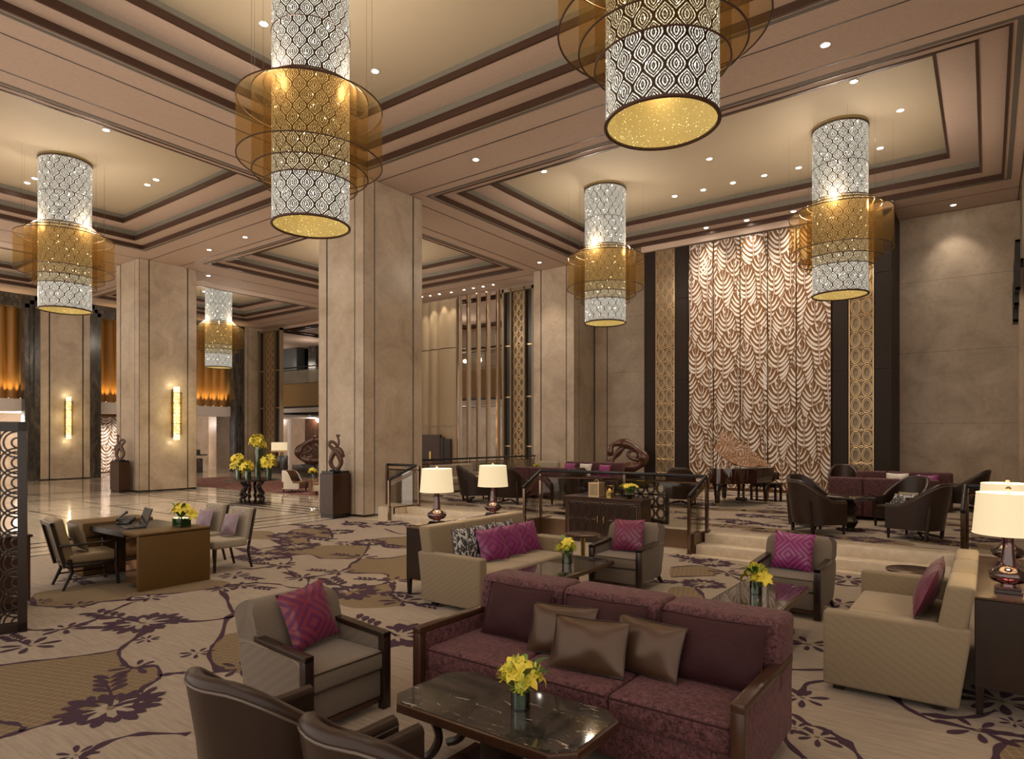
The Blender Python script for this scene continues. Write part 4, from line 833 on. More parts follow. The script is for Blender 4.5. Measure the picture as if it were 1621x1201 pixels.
# ---- tweed armchairs, face -Y
def armchair(label, loc, rz, w=.74, d=.80):
    r_ = thing('tweed_armchair', label, 'armchair', loc, rz, None); hw = w / 2; yf = -d / 2
    b = B(); b.box(-hw + .05, hw - .05, yf + .03, d / 2 - .14, .09, .29, 'tweed', .02); b.done('seat_base', parent=r_)
    b = B(); b.box(-hw + .055, hw - .055, yf + .0, d / 2 - .2, .29, .44, 'tweed', .035, 3); c = b.done('seat_cushion', parent=r_)
    b = B()
    for z in (.305, .425): b.tube([(-hw + .075, yf + .004, z), (hw - .075, yf + .004, z)], .006, 'dark_wood', 6)
    b.done('piping', parent=c)
    # back: curved top rolling backwards
    prof = [(d / 2 - .30, .36), (d / 2 - .25, .60), (d / 2 - .19, .76), (d / 2 - .12, .815), (d / 2 - .04, .82), (d / 2 + .02, .78), (d / 2 + .03, .70), (d / 2 - .01, .55), (d / 2 - .05, .30), (d / 2 - .08, .16), (d / 2 - .16, .12), (d / 2 - .24, .2)]
    P_ = [(p.x, p.y) for p in bez([(y, z, 0) for y, z in prof], 4, True)]
    def bw(z): return hw - .012 + .01 * (z > .56) - .06 * max(0, (z - .74) / .08) ** 2
    b = B(); k = len(P_); L_ = [[b.bm.verts.new((s * bw(z), y, z)) for y, z in P_] for s in (-1, 1)]; kk = b.mi('tweed')
    for i in range(k): f = b.bm.faces.new((L_[0][i], L_[0][(i + 1) % k], L_[1][(i + 1) % k], L_[1][i])); f.material_index = kk
    for q in (L_[0][::-1], L_[1]): f = b.bm.faces.new(q); f.material_index = kk
    b.done('backrest', parent=r_)
    sidep = [(yf + .05, .12), (yf + .05, .53), (d / 2 - .28, .57), (d / 2 - .02, .55), (d / 2 - .04, .38), (d / 2 - .10, .22), (d / 2 - .2, .12)]
    for s in (-1, 1):
        A = Matrix(((0, 0, 1, 0), (1, 0, 0, 0), (0, 1, 0, 0), (0, 0, 0, 1)))
        b = B(); x0, x1 = (s * hw, s * (hw - .055)) if s < 0 else (hw - .055, hw); b.prism(sidep, x0, x1, 'tweed', A, .008); sd = b.done('side_panel', parent=r_)
        b = B()
        NP = bez([(yf + .07, .16, 0), (yf + .07, .5, 0), (d / 2 - .28, .545, 0), (d / 2 - .05, .525, 0), (d / 2 - .06, .38, 0), (d / 2 - .13, .22, 0)], 24)
        b.tube([(s * hw, p.x, p.y) for p in NP], [.0022 + .0026 * (i % 2) for i in range(len(NP))], 'gold_back', 5)
        b.done('nail_heads', parent=sd, smooth=0)
        b = B(); b.box(s * (hw - .03) - .036, s * (hw - .03) + .036, yf - .005, yf + .055, .0, .56, 'dark_wood', .005)
        b.prism([(yf - .005, .525), (yf - .005, .562), (-.02, .585), (d / 2 - .22, .60), (d / 2 - .22, .565), (-.02, .548)], s * (hw - .03) - .036, s * (hw - .03) + .036, 'dark_wood', A, .004); tag(b.done('wooden_arm', parent=r_), 'dark wooden arm and front post')
        b = B(); b.tube([(s * (hw - .06), d / 2 - .16, .22), (s * (hw - .05), d / 2 - .10, .10), (s * (hw - .04), d / 2 - .0, .0)], [.035, .03, .022], 'dark_wood', 8); b.done('leg', parent=r_)
    b = B(); b.box(-hw + .04, hw - .04, yf + .02, yf + .06, .055, .09, 'walnut', .004); b.done('front_rail', parent=r_)
    return r_
a0 = armchair('grey tweed armchair with magenta cushion in the left foreground', (-3.98, 2.97, 0), PI / 2)
dup(a0, (-3.95, 8.02, 0), 0.02, 'grey tweed armchair with magenta cushion before the dark carved cabinet')
dup(a0, (-1.83, 8.06, 0), -.03, 'grey tweed armchair with magenta cushion in front of the right stairs')
for o_ in [q for q in bpy.data.objects if q.name.startswith('tweed_armchair')]: o_['group'] = 'tweed armchairs'
pillow('magenta_cushion', 'magenta and copper diamond cushion on the left foreground armchair', -4.02, 3.02, .44, PI / 2 + .1, .46, .45, .15, 'magenta_silk', 20, .10, 'magenta cushions on the armchairs')
pillow('magenta_cushion', 'magenta cushion on the armchair before the carved cabinet', -3.97, 8.02, .44, .02, .46, .45, .15, 'magenta_silk', 18, .04, 'magenta cushions on the armchairs')
pillow('magenta_cushion', 'bright magenta cushion on the armchair in front of the right stairs', -1.86, 8.06, .44, -.03, .46, .45, .15, 'magenta_bright', 18, -.03, 'magenta cushions on the armchairs')

# ---- brown leather tub chairs, face -Y
def tub_chair(label, loc, rz, w=.76, d=.74, hb=.92):
    r_ = thing('leather_tub_chair', label, 'tub chair', loc, rz, 'brown leather tub chairs'); hw = w / 2; n = 36
    def pt(t, z, o):        # t 0..1 from the left front around the back to the right front
        a = PI + .0 + t * PI; r1 = hw - o; dp = d / 2
        # straight arms in front, half ellipse behind
        L = .36
        if t < .22: x, y = -r1, -dp + (t / .22) * L
        elif t > .78: x, y = r1, -dp + ((1 - t) / .22) * L
        else:
            q = (t - .22) / .56 * PI; x = -r1 * math.cos(q); y = -dp + L + (d - L - o) * math.sin(q) ** .9
        f = .0
        if .2 < t < .8: f = math.sin((t - .2) / .6 * PI)
        y += f * (z - .3) * .18
        return (x, y, z)
    def top(t):
        s = min(t, 1 - t) * 2
        e = min(1, max(0, (s - .26) / .62)); e = e * e * (3 - 2 * e)
        return .555 + (hb - .555) * e
    O, N_ = [], []
    for j in range(8):
        O.append([pt(i / n, .17 + (top(i / n) - .17) * j / 7, 0) for i in range(n + 1)]); N_.append([pt(i / n, .17 + (top(i / n) - .17) * j / 7, .075) for i in range(n + 1)])
    b = B(); b.shell(O, N_, 'brown_leather'); sh = b.done('shell', parent=r_, smooth=50)
    b = B(); b.tube([tuple(Vector(pt(i / n, top(i / n), .004)) + Vector((0, 0, -.012))) for i in range(n + 1)], .008, 'piping_leather', 6); b.tube([tuple(Vector(pt(i / n, top(i / n), .0375)) + Vector((0, 0, -.004))) for i in range(n + 1)], .040, 'brown_leather', 8); b.done('rolled_edge', parent=sh, smooth=60)
    b = B(); b.box(-hw + .07, hw - .07, -d / 2 - .01, d / 2 - .20, .17, .32, 'brown_leather', .02); b.box(-hw + .075, hw - .075, -d / 2 - .015, d / 2 - .16, .31, .42, 'brown_leather', .035, 3); b.done('seat', parent=r_)
    for s in (-1, 1):
        b = B(); b.box(s * (hw - .05) - .022, s * (hw - .05) + .022, -d / 2 + .01, -d / 2 + .055, 0, .19, 'dark_wood', .003, 1, None, .7); b.done('leg', parent=r_)
        b = B(); b.box(s * (hw - .13) - .024, s * (hw - .13) + .024, d / 2 - .165, d / 2 - .115, .0, .58, 'dark_wood', .004, 1)
        for v in b.bm.verts: v.co.y += (v.co.z - .1) * .12; v.co.x += s * .045
        b.done('leg', parent=r_)
        b = B(); b.tube([(s * (hw - .09), d / 2 - .14, .03), (s * .02, -.02, .10)], .018, 'dark_wood', 6); b.done('brace', parent=r_)
    return r_
t0 = tub_chair('brown leather tub chair at the bottom edge, left of the marble table, seen from behind', (-2.78, 1.93, 0), PI)
dup(t0, (-1.93, 1.93, 0), PI - .02, 'brown leather tub chair at the bottom edge, right behind its twin by the marble table')
dup(t0, (-2.50, 12.50, ZT), 2.36, 'brown leather tub chair on the stage, left of the round pedestal table, nearest the stairs')
dup(t0, (-2.82, 13.75, ZT), PI / 4 + .25, 'brown leather tub chair on the stage, behind the left one at the pedestal table')
dup(t0, (-1.28, 14.22, ZT), -.55, 'brown leather tub chair on the stage facing us across the pedestal table')
dup(t0, (-.93, 12.74, ZT), -PI / 2 - .32, 'brown leather tub chair on the stage, right of the pedestal table, nearest the railing')
dup(t0, (-.42, 18.4, ZT), -PI / 2 - .1, 'brown leather tub chair far right on the stage, behind the right railing')
dup(t0, (-3.15, 19.4, ZT), .2, 'brown leather tub chair peeking over the farthest plum sofa on the stage')
dup(t0, (-11.0, 13.25, ZT), PI / 2 + .9, 'brown leather tub chair on the left of the stage, between the two table lamps')
dup(t0, (-9.85, 13.32, ZT), PI + .25, 'brown leather tub chair seen from behind on the stage, right of the second lamp')
dup(t0, (-8.35, 13.8, ZT), -PI / 2 - .5, 'brown leather tub chair behind the left slope of the middle railing')
dup(t0, (-6.20, 15.55, ZT), PI + .3, 'brown leather tub chair left of the piano, seen from behind through the glass')
pillow('bolster_cushion', 'black and white print cushion on the tub chair behind the pedestal table', -1.35, 14.12, ZT + .42, -.55, .42, .26, .12, 'leaf_print', 40, 0, 'print cushions on the stage'); pillow('bolster_cushion', 'silver bolster cushion on the tub chair behind the pedestal table', -1.27, 14.25, ZT + .48, -.55, .40, .20, .11, 'bronze_satin', 30, 0, 'silver bolsters on the stage')
pillow('bolster_cushion', 'black and white print cushion on the tub chair left of the pedestal table', -2.72, 13.65, ZT + .42, 1.0, .42, .26, .12, 'leaf_print', 40, 0, 'print cushions on the stage'); pillow('bolster_cushion', 'brown bolster cushion on the tub chair left of the pedestal table', -2.86, 13.72, ZT + .48, 1.0, .40, .20, .11, 'bronze_leather', 30, 0, 'silver bolsters on the stage')

# ---- marble coffee tables
def coffee_table(label, loc, rz, w=1.26, d=.66, ch=.11, hz=.45):
    r_ = thing('marble_coffee_table', label, 'coffee table', loc, rz, 'marble topped coffee tables'); hw, hd = w / 2, d / 2
    def oct_(i): return [(-hw + ch + i * .4, -hd + i), (hw - ch - i * .4, -hd + i), (hw - i, -hd + ch + i * .4), (hw - i, hd - ch - i * .4), (hw - ch - i * .4, hd - i), (-hw + ch + i * .4, hd - i), (-hw + i, hd - ch - i * .4), (-hw + i, -hd + ch + i * .4)]
    b = B(); b.prism(oct_(0), hz - .055, hz - .004, 'walnut', None, .004); b.done('frame', parent=r_)
    b = B(); b.prism(oct_(.022), hz - .006, hz, 'table_marble'); tag(b.done('top', parent=r_, smooth=0), 'polished black marble top with white veins')
    b = B(); b.box(-.07, .07, -.12, .12, .07, hz - .05, 'dark_wood', .006); b.done('post', parent=r_)
    b = B(); b.box(-hw * .62, hw * .62, -hd * .7, hd * .7, .0, .05, 'walnut', .006); b.box(-hw * .5, hw * .5, -hd * .55, hd * .55, .05, .075, 'dark_wood', .004); b.done('plinth', parent=r_)
    A = Matrix(((1, 0, 0, 0), (0, 0, -1, 0), (0, 1, 0, 0), (0, 0, 0, 1)))
    for s in (-1, 1):
        cv = [(s * (hw - .13), hz - .05), (s * (hw - .20), hz - .12), (s * (hw - .26), .22), (s * (hw - .20), .10), (s * (hw - .10), .045)]
        for y in (-.13, .13): b = B(); b.tube([(p.x, y, p.y) for p in bez([(x, z, 0) for x, z in cv], 6)], .028, 'dark_wood', 6, False, .8, (0, 1, 0)); b.done('leg', parent=r_)
    return r_
k0 = coffee_table('black marble coffee table with cut corners in front of the plum sofa', (-2.26, 2.98, 0), 0, 1.27, .66)
coffee_table('black marble coffee table between the left beige sofa and the tweed armchair', (-4.12, 6.75, 0), PI / 2, 1.30, .66, .07)
coffee_table('black marble coffee table reflecting the leaf wall, behind the plum sofa', (-1.82, 6.62, 0), PI / 2, 1.30, .66, .04)

# ---- small round side tables
def round_side(label, loc, r=.27, h=.55):
    r_ = thing('round_side_table', label, 'side table', loc, 0, 'round side tables')
    b = B(); b.lathe([(0, h - .025), (r - .01, h - .025), (r, h - .018), (r, h - .004), (r - .006, h), (0, h)], 'walnut', 40); b.done('top', parent=r_)
    b = B(); b.cyl(0, 0, .02, h - .02, .035, 'brass', 16); b.done('stem', parent=r_); b = B(); b.lathe([(0, 0), (.17, 0), (.17, .012), (.05, .025), (0, .025)], 'brass', 32); b.done('base', parent=r_)
    return r_
round_side('small round wooden side table on brass stem before the carved cabinet', (-4.92, 8.50, 0)); round_side('small round dark side table at the far end of the right beige sofa', (-.66, 8.35, 0))

# ---- consoles and table lamps
def console(label, loc, w, l):
    r_ = thing('sofa_console', label, 'console table', loc, 0, 'dark consoles behind the beige sofas'); hw, hl = w / 2, l / 2
    b = B(); b.box(-hw, hw, -hl, hl, .20, .835, 'dark_wood', .004, 1); b.done('case', parent=r_); b = B(); b.box(-hw - .004, hw + .004, -hl - .004, hl + .004, .835, .852, 'walnut', .004, 1); b.done('top', parent=r_)
    for sx in (-1, 1):
        for sy in (-1, 1): b = B(); b.box(sx * (hw - .03) - .028, sx * (hw - .03) + .028, sy * (hl - .03) - .028, sy * (hl - .03) + .028, 0, .21, 'dark_wood', .003, 1, None, .7); b.done('leg', parent=r_)
    return r_
console('dark wooden console behind the left beige sofa, holding two lamps', (-5.84, 6.93, 0), .32, 2.1); console('dark wooden console at the right edge, holding two big lamps', (.13, 6.72, 0), .42, 1.95)
def table_lamp(label, loc):
    r_ = thing('table_lamp', label, 'table lamp', loc, 0, 'plum glass table lamps')
    b = B(); b.box(-.085, .085, -.085, .085, 0, .028, 'plum_glass', .003, 1); b.box(-.075, .075, -.075, .075, .028, .045, 'plum_glass', .003, 1); b.done('glass_base', parent=r_)
    b = B(); b.lathe([(.0, .045), (.05, .045), (.045, .062), (.105, .085), (.128, .12), (.118, .155), (.075, .178), (.052, .20), (.046, .235), (.038, .30), (.034, .36), (.034, .40), (.042, .42), (.04, .43), (0, .43)], 'plum_glass', 32); b.done('glass_body', parent=r_, smooth=60)
    b = B(); b.cyl(0, 0, .04, .46, .006, 'chrome', 8); b.cyl(0, 0, .425, .45, .03, 'chrome', 16); b.cyl(0, 0, .45, .72, .008, 'chrome', 8)
    for a in (0, 2.1, 4.2): b.tube([(0, 0, .71), (.19 * math.cos(a), .19 * math.sin(a), .715)], .003, 'chrome', 4)
    b.done('stem', parent=r_)
    b = B(); b.lathe([(.222, .43), (.1965, .735)], 'lamp_shade', 48); b.lathe([(.218, .43), (.193, .735)], 'lamp_shade', 48); b.ring(.222, .433, .004, 'lamp_shade', 48); b.ring(.1965, .733, .004, 'lamp_shade', 48); tag(b.done('lamp_shade', parent=r_, smooth=60), 'cream fabric shade, lit')
    b = B(); b.ball(0, 0, .765, .018, 'copper_mirror', 2); b.cyl(0, 0, .72, .755, .006, 'chrome', 8); b.done('finial', parent=r_)
    l_ = lamp('POINT', 'table_lamp_bulb', (0, 0, .57), 8, (1, .78, .48), .05); l_.parent = r_
    return r_
l0 = table_lamp('cream shaded plum glass lamp on the left console, the nearer one', (-5.86, 6.30, .852))
for loc, lab in (((-5.86, 7.50, .852), 'cream shaded plum glass lamp on the left console, the farther one'), ((.12, 6.06, .852), 'big cream shaded plum glass lamp at the right edge, the nearer one'), ((.14, 7.30, .852), 'cream shaded plum glass lamp at the right edge, behind the nearer one')):
    r2 = dup(l0, loc, 0, lab)

# ---- carved cabinet with things on it
r_ = thing('carved_cabinet', 'dark cabinet with carved oval doors before the stage', 'cabinet', (-5.83, 10.98, 0))
b = B(); b.box(-.80, .80, -.22, .22, .06, .84, 'walnut', .006, 1); b.box(-.74, .74, -.18, .2, 0, .06, 'dark_wood'); b.done('body', parent=r_)
b = B(); b.box(-.83, .83, -.24, .24, .84, .872, 'walnut', .005, 1); b.done('top', parent=r_)
b = B()
for x0, x1, z0, z1 in ((-.72, .72, .775, .785), (-.72, .72, .125, .135), (-.72, -.71, .125, .785), (.71, .72, .125, .785)): b.box(x0, x1, -.232, -.22, z0, z1, 'chrome')
b.done('inlay', parent=r_, smooth=0)
for s in (-1, 1):
    b = B(); b.box(min(0, s * .70), max(0, s * .70), -.226, -.21, .14, .77, 'dark_wood'); x0, x1 = (-.70, -.01) if s < 0 else (.01, .70)
    ovals(b, x0, x1, .15, .76, 4, 2, 'walnut', .012, -.228, 20); dr = b.done('door', parent=r_)
    b = B(); b.tube([(s * .065, -.25, .40), (s * .065, -.255, .46), (s * .065, -.25, .52)], .011, 'brass', 8); b.done('handle', parent=dr)
CZ = .872
r_ = thing('gold_lantern', 'square gold fretwork lantern with ring handle on the carved cabinet', 'lantern', (-6.05, 10.97, CZ))
b = B(); 
for sx in (-1, 1):
    for sy in (-1, 1): b.box(sx * .10 - .012, sx * .10 + .012, sy * .10 - .012, sy * .10 + .012, 0, .26, 'gold_metal')
b.box(-.115, .115, -.115, .115, 0, .02, 'gold_metal'); b.box(-.115, .115, -.115, .115, .24, .265, 'gold_metal'); b.done('frame', parent=r_, smooth=0)
b = B()
for q in range(4):
    R4 = Matrix.Rotation(q * PI / 2, 4, 'Z')
    for i in range(1, 7):
        p = -.10 + i * .2 / 7; b.box(p - .006, p + .006, -.108, -.10, .02, .24, 'gold_metal', 0, 1, R4); b.box(-.1, .1, -.108, -.10, .02 + i * .22 / 7 - .006, .02 + i * .22 / 7 + .006, 'gold_metal', 0, 1, R4)
b.done('fretwork', parent=r_, smooth=0); b = B(); b.tube([(.045 * math.cos(a * PI / 8), 0, .265 + .05 * math.sin(a * PI / 8)) for a in range(9)], .005, 'gold_metal', 6); b.done('handle', parent=r_)
b = B(); b.cyl(0, 0, .02, .16, .05, 'candle_wax', 16); b.done('candle', parent=r_)
r_ = thing('brass_jar', 'small brass candle jar with wire handle, right of the gold lantern', 'jar', (-5.76, 10.95, CZ))
b = B(); b.lathe([(0, 0), (.075, 0), (.078, .10), (.07, .105), (.068, .01), (0, .01)], 'brass', 28); b.done('body', parent=r_); b = B(); b.lathe([(.06, .10), (.055, .12), (.01, .17), (0, .175)], 'brass', 24); b.done('lid', parent=r_)
b = B(); b.tube([(-.076, 0, .09), (-.076, 0, .2), (-.05, 0, .215), (.05, 0, .215), (.076, 0, .2), (.076, 0, .09)], .004, 'brass', 6); b.done('handle', parent=r_)

# ---- flowers
def lily(b, c, d, r, rr, m='yellow_petal'):
    c = Vector(c); d = Vector(d).normalized(); u = d.orthogonal().normalized(); w_ = d.cross(u); a0 = rr.uniform(0, 6)
    for k in range(6):
        a = a0 + k * PI / 3; q = u * math.cos(a) + w_ * math.sin(a); t_ = d.cross(q); rows = []
        for t in (0, .25, .5, .75, 1):
            p = c + q * (r * (t ** 1.1)) + d * (r * (.75 * t - .62 * t ** 2.4)); wd = r * .30 * math.sin(PI * (.12 + .88 * t)) ** .8 if t < 1 else 0.002
            rows.append([p - t_ * wd + d * wd * .25, p, p + t_ * wd + d * wd * .25])
        b.sheet(rows, m)
def mum(b, c, r, rr, m='lime_petal'):
    c = Vector(c); n = 70
    for k in range(n):
        z = 1 - 2 * (k + .5) / n; a = k * 2.39996
        if z < -.45: continue
        s = math.sqrt(1 - z * z); d = Vector((s * math.cos(a), s * math.sin(a), z)); t_ = d.cross(Vector((.3, .2, 1))).normalized(); L = r * rr.uniform(.9, 1.12)
        b.sheet([[c + d * L * .45 - t_ * r * .05, c + d * L * .45 + t_ * r * .05], [c + d * L * .85 - t_ * r * .11, c + d * L * .85 + t_ * r * .11], [c + d * L - t_ * r * .02 + t_.cross(d) * r * .12, c + d * L + t_ * r * .02 + t_.cross(d) * r * .12]], m)
    b.ball(c.x, c.y, c.z, r * .55, m, 1)
def leaf(b, p0, p1, w_, m='green_leaf', bend=.1):
    p0, p1 = Vector(p0), Vector(p1); t_ = (p1 - p0).cross(Vector((0, 0, 1)))
    if t_.length < 1e-4: t_ = Vector((1, 0, 0))
    t_.normalize(); L = (p1 - p0).length; rows = []
    for k in range(6):
        t = k / 5; p = p0.lerp(p1, t) + Vector((0, 0, bend * L * math.sin(PI * t))); q = w_ * math.sin(PI * (.1 + .88 * t)) ; rows.append([p - t_ * q, p + Vector((0, 0, -.15 * w_)), p + t_ * q])
    b.sheet(rows, m)
def bouquet(label, loc, kind, seed, sc=1.0, cat='flowers', group='yellow flower arrangements', square=False, r0=.055, h0=.11, spread=.085, nl=4, nm=4, blob=True):
    rr = random.Random(seed); r_ = thing('flower_arrangement', label, cat, loc, rr.uniform(0, 6) if not square else 0, group)
    b = B()
    if square: b.box(-r0 * 1.6, r0 * 1.6, -r0, r0, 0, h0, 'vase_glass', .003, 1)
    else: b.lathe([(0, 0), (r0, 0), (r0, h0), (r0 - .004, h0), (r0 - .004, .008), (0, .008)], 'vase_glass', 28)
    b.done('vase', parent=r_)
    b = B()
    if square: b.box(-r0 * 1.5, r0 * 1.5, -r0 * .9, r0 * .9, .01, h0 * .9, 'green_leaf', .003, 1)
    else: b.cyl(0, 0, .01, h0 * .92, r0 * .9, 'green_leaf', 20)
    b.done('wrapped_leaves', parent=r_)
    k = 0
    for q in range(nl + nm):
        a = q * 2 * PI / (nl + nm) * 1.618 * 1.0 + rr.uniform(-.3, .3); e = rr.uniform(.25, 1.0); x, y = math.cos(a) * spread * e, math.sin(a) * spread * e * (.8 if not square else .7)
        if square: x *= 1.6
        z = h0 + .035 + (1 - e) * spread * .9 + rr.uniform(0, .02) + (rr.uniform(-.10, .14) if sc > 2.3 else 0); b = B()
        b.tube([(x * .4, y * .4, h0 * .5), (x, y, z)], .003, 'light_leaf', 5)
        if q % 2 == 0 and q // 2 < nl or q // 2 >= nm: lily(b, (x, y, z), (x * 6, y * 6 - .25, .45), .062 * sc, rr)
        else: mum(b, (x, y, z), .045 * sc, rr, 'lime_petal' if q % 3 else 'yellow_petal')
        b.done('flower', parent=r_, smooth=60)
    for q in range(6 if sc < 2.5 else 16):
        a = rr.uniform(0, 6.3); b = B(); leaf(b, (0, 0, h0), (math.cos(a) * spread * 1.45, math.sin(a) * spread * 1.45, h0 + rr.uniform(.0, .10) * max(1, sc * 1.5)), .018 * sc, rr.choice(('green_leaf', 'light_leaf')), .25); b.done('leaf', parent=r_, smooth=60)
    return r_
bouquet('yellow lilies and mums in round glass on the foreground marble table', (-2.16, 3.02, .45), 0, 21, 1.55, r0=.055, h0=.10, spread=.125, nl=5, nm=7)
bouquet('yellow mums in round glass on the table by the left beige sofa', (-4.20, 6.86, .45), 0, 22, 1.5, r0=.058, h0=.11, spread=.125, nl=2, nm=10)
bouquet('yellow flowers in round glass on the table behind the plum sofa', (-1.86, 6.62, .45), 0, 23, 1.5, r0=.058, h0=.12, spread=.12, nl=3, nm=8)
r_ = thing('flower_bowl', 'round dark glass bowl of yellow lilies on the carved cabinet', 'flowers', (-5.36, 10.96, CZ), 0)
b = B(); b.lathe([(0, 0), (.06, 0), (.10, .03), (.115, .07), (.10, .11), (.085, .125), (.08, .12), (.10, .07), (.05, .012), (0, .012)], 'vase_glass', 32); b.ball(0, 0, .06, .085, 'dark_leaf', 2, (1, 1, .55)); b.done('bowl', parent=r_)
rr = random.Random(5)
for q in range(16):
    a = q * 2.4; e = .35 + .65 * ((q * 7) % 16) / 16; x, y = math.cos(a) * .19 * e, math.sin(a) * .15 * e; b = B(); b.tube([(x * .3, y * .3, .1), (x, y, .22 + (1 - e) * .06)], .004, 'light_leaf', 5); lily(b, (x, y, .21 + (1 - e) * .06), (x * 4, y * 4, .8), .06, rr); b.done('flower', parent=r_, smooth=60)
for q in range(12):
    a = q * .55; b = B(); leaf(b, (0, 0, .11), (math.cos(a) * .21, math.sin(a) * .19, .17), .02, ('green_leaf', 'light_leaf')[q % 2], .2); b.done('leaf', parent=r_, smooth=60)

# ---- low fretwork screen on the stage edge behind the cabinet
r_ = thing('fretwork_divider', 'low dark fretwork divider on the stage behind the carved cabinet', 'divider', (-6.0, 11.92, ZT))
b = B()
for x in (-.98, .98): b.box(x - .03, x + .03, -.03, .03, 0, .86, 'dark_wood')
b.box(-1.0, 1.0, -.03, .03, .82, .86, 'dark_wood'); b.box(-1, 1, -.03, .03, 0, .07, 'dark_wood'); b.box(-.02, .02, -.025, .025, 0, .84, 'dark_wood'); b.done('frame', parent=r_, smooth=0)
b = B(); ovals(b, -.95, .95, .08, .81, 9, 3, 'dark_wood', .014, 0, 18); b.done('oval_fretwork', parent=r_)

# ---- stage railings
def railing(label, loc, runs, posts, glass):
    r_ = thing('stage_railing', label, 'railing', loc)
    b = B()
    for run in runs: b.tube(run, .032, 'black_rail', 12)
    b.done('handrail', parent=r_)
    b = B()
    for run in runs:
        for dz, t in ((.09, .011), (.125, .011), (.16, .011)) if run[0][2] != run[-1][2] else ((.12, .02),): b.tube([(p[0], p[1], p[2] - dz) for p in run], t, 'bronze_mirror', 6)
    b.done('rail_bars', parent=r_)
    for x, y, z0, z1 in posts: b = B(); b.box(x - .028, x + .028, y - .028, y + .028, z0, z1 - .02, 'bronze_mirror', .004, 1); b.box(x - .04, x + .04, y - .04, y + .04, z0, z0 + .012, 'bronze_trim'); b.done('post', parent=r_)
    for q in glass: b = B(); b.box(*q, 'clear_glass'); b.done('glass_panel', parent=r_, smooth=0)
    return r_
HR, HL = 1.31, .985
railing('railing around the middle of the stage, with two sloping handrails and glass', (0, 0, 0), [[(-7.6, 10.72, HL), (-7.53, 11.26, HR)], [(-7.53, 11.26, HR), (-4.02, 11.26, HR)], [(-4.02, 11.26, HR), (-4.12, 10.70, HL)]],
    [(-7.58, 10.74, 0, HL), (-7.53, 11.26, ZT + .02, HR), (-5.6, 11.26, ZT + .02, HR), (-4.02, 11.30, ZT + .0, HR), (-4.12, 10.72, 0, HL)],
    [(-7.48, -5.65, 11.255, 11.265, ZT + .06, HR - .14), (-5.55, -4.08, 11.255, 11.265, ZT + .06, HR - .14), (-4.105, -4.095, 10.76, 11.22, ZT, .82), (-7.565, -7.555, 10.76, 11.22, ZT, .82)])
railing('railing beside the left stairs, against the big marble column', (0, 0, 0), [[(-11.62, 10.82, HL), (-11.28, 11.38, HR)], [(-11.28, 11.38, HR), (-12.3, 11.38, HR)]], [(-11.62, 10.82, 0, HL), (-11.30, 11.50, ZT, HR), (-12.3, 11.38, ZT, HR)], [(-12.26, -11.40, 11.375, 11.385, ZT + .04, 1.17)])
railing('railing right of the right stairs, behind the big lamps', (0, 0, 0), [[(-.28, 10.76, HL), (-.26, 11.26, HR)], [(-.26, 11.26, HR), (.66, 11.26, HR)]], [(-.28, 10.78, 0, HL), (-.25, 11.28, ZT + .02, HR), (.62, 11.28, ZT + .02, HR)], [(-.20, .58, 11.275, 11.285, ZT + .05, 1.17)])
railing('long dark railing at the far left edge of the stage, behind beige sofa', (0, 0, 0), [[(-14.32, 12.95, 1.28), (-14.32, 21.0, 1.28)]], [(-14.32, 13.1 + k * 1.95, ZT, 1.28) for k in range(5)], [(-14.325, -14.315, 13.1, 20.9, ZT + .05, 1.12)])

# ---- grand piano (keyboard side +Y, tail towards the camera) and bench
r_ = thing('grand_piano', 'polished brown grand piano with raised lid before the leaf panels', 'piano', (-5.16, 17.2, ZT), -math.atan2(.238, .971))
plan = [(.74, .42), (.74, -.5), (.73, -1.0), (.66, -1.30), (.48, -1.50), (.22, -1.56), (-.02, -1.48), (-.18, -1.25), (-.30, -.95), (-.50, -.68), (-.68, -.45), (-.74, -.15), (-.74, .42)]
pc = [(p.x, p.y) for p in bez([(x, y, 0) for x, y in plan[2:12]], 4)]; plan2 = [(.74, .22), (.74, -.5)] + pc + [(-.74, .22)]
b = B(); b.prism(plan2, .56, .93, 'piano_wood', None, .008); b.box(-.74, -.62, .2, .50, .60, .80, 'piano_wood', .02); b.box(.62, .74, .2, .50, .60, .80, 'piano_wood', .02); b.box(-.63, .63, .2, .50, .56, .66, 'piano_wood', .01); b.done('case', parent=r_)
b = B(); b.box(-.62, .62, .25, .44, .66, .70, 'ivory_key')
for k in range(36):
    if k % 7 not in (2, 6): b.box(-.60 + k * .0342, -.585 + k * .0342, .25, .37, .70, .715, 'black_plastic')
b.done('keyboard', parent=r_, smooth=0)
b = B(); L4 = Matrix.Translation((.745, 0, .945)) @ Matrix.Rotation(math.radians(36), 4, 'Y') @ Matrix.Translation((-.745, 0, 0))
lid = [(x, min(y, .05)) for x, y in plan2]; b.prism(lid, 0, .022, 'piano_lid_wood', L4, .004)
lo = b.done('lid', parent=r_); tag(lo, 'glossy amber brown lid propped open')
b = B(); b.box(-.002 + .30, .30 + .004, -1.50, .05, .0225, .0245, 'brass', 0, 1, L4); b.done('lid_hinge', parent=lo, smooth=0)
b = B(); b.tube([(-.62, -.3, .93), (-.44, -.3, 1.74)], .012, 'piano_wood', 6); b.done('lid_prop', parent=r_)
b = B(); b.box(-.35, .35, .0, .02, .94, 1.14, 'piano_wood', .004, 1, TM(0, .1, 0, 0, 0, 0)); b.done('music_desk', parent=r_)
for x, y in ((-.60, .08), (.60, .08), (.06, -1.28)):
    b = B(); b.box(x - .085, x + .085, y - .085, y + .085, .50, .58, 'piano_wood', .01); b.box(x - .07, x + .07, y - .07, y + .07, .06, .51, 'piano_wood', .012, 2, None, .62); lg = b.done('leg', parent=r_)
    b = B(); b.cyl(x, y, 0.0, .06, .028, 'brass', 14); b.done('caster', parent=lg)
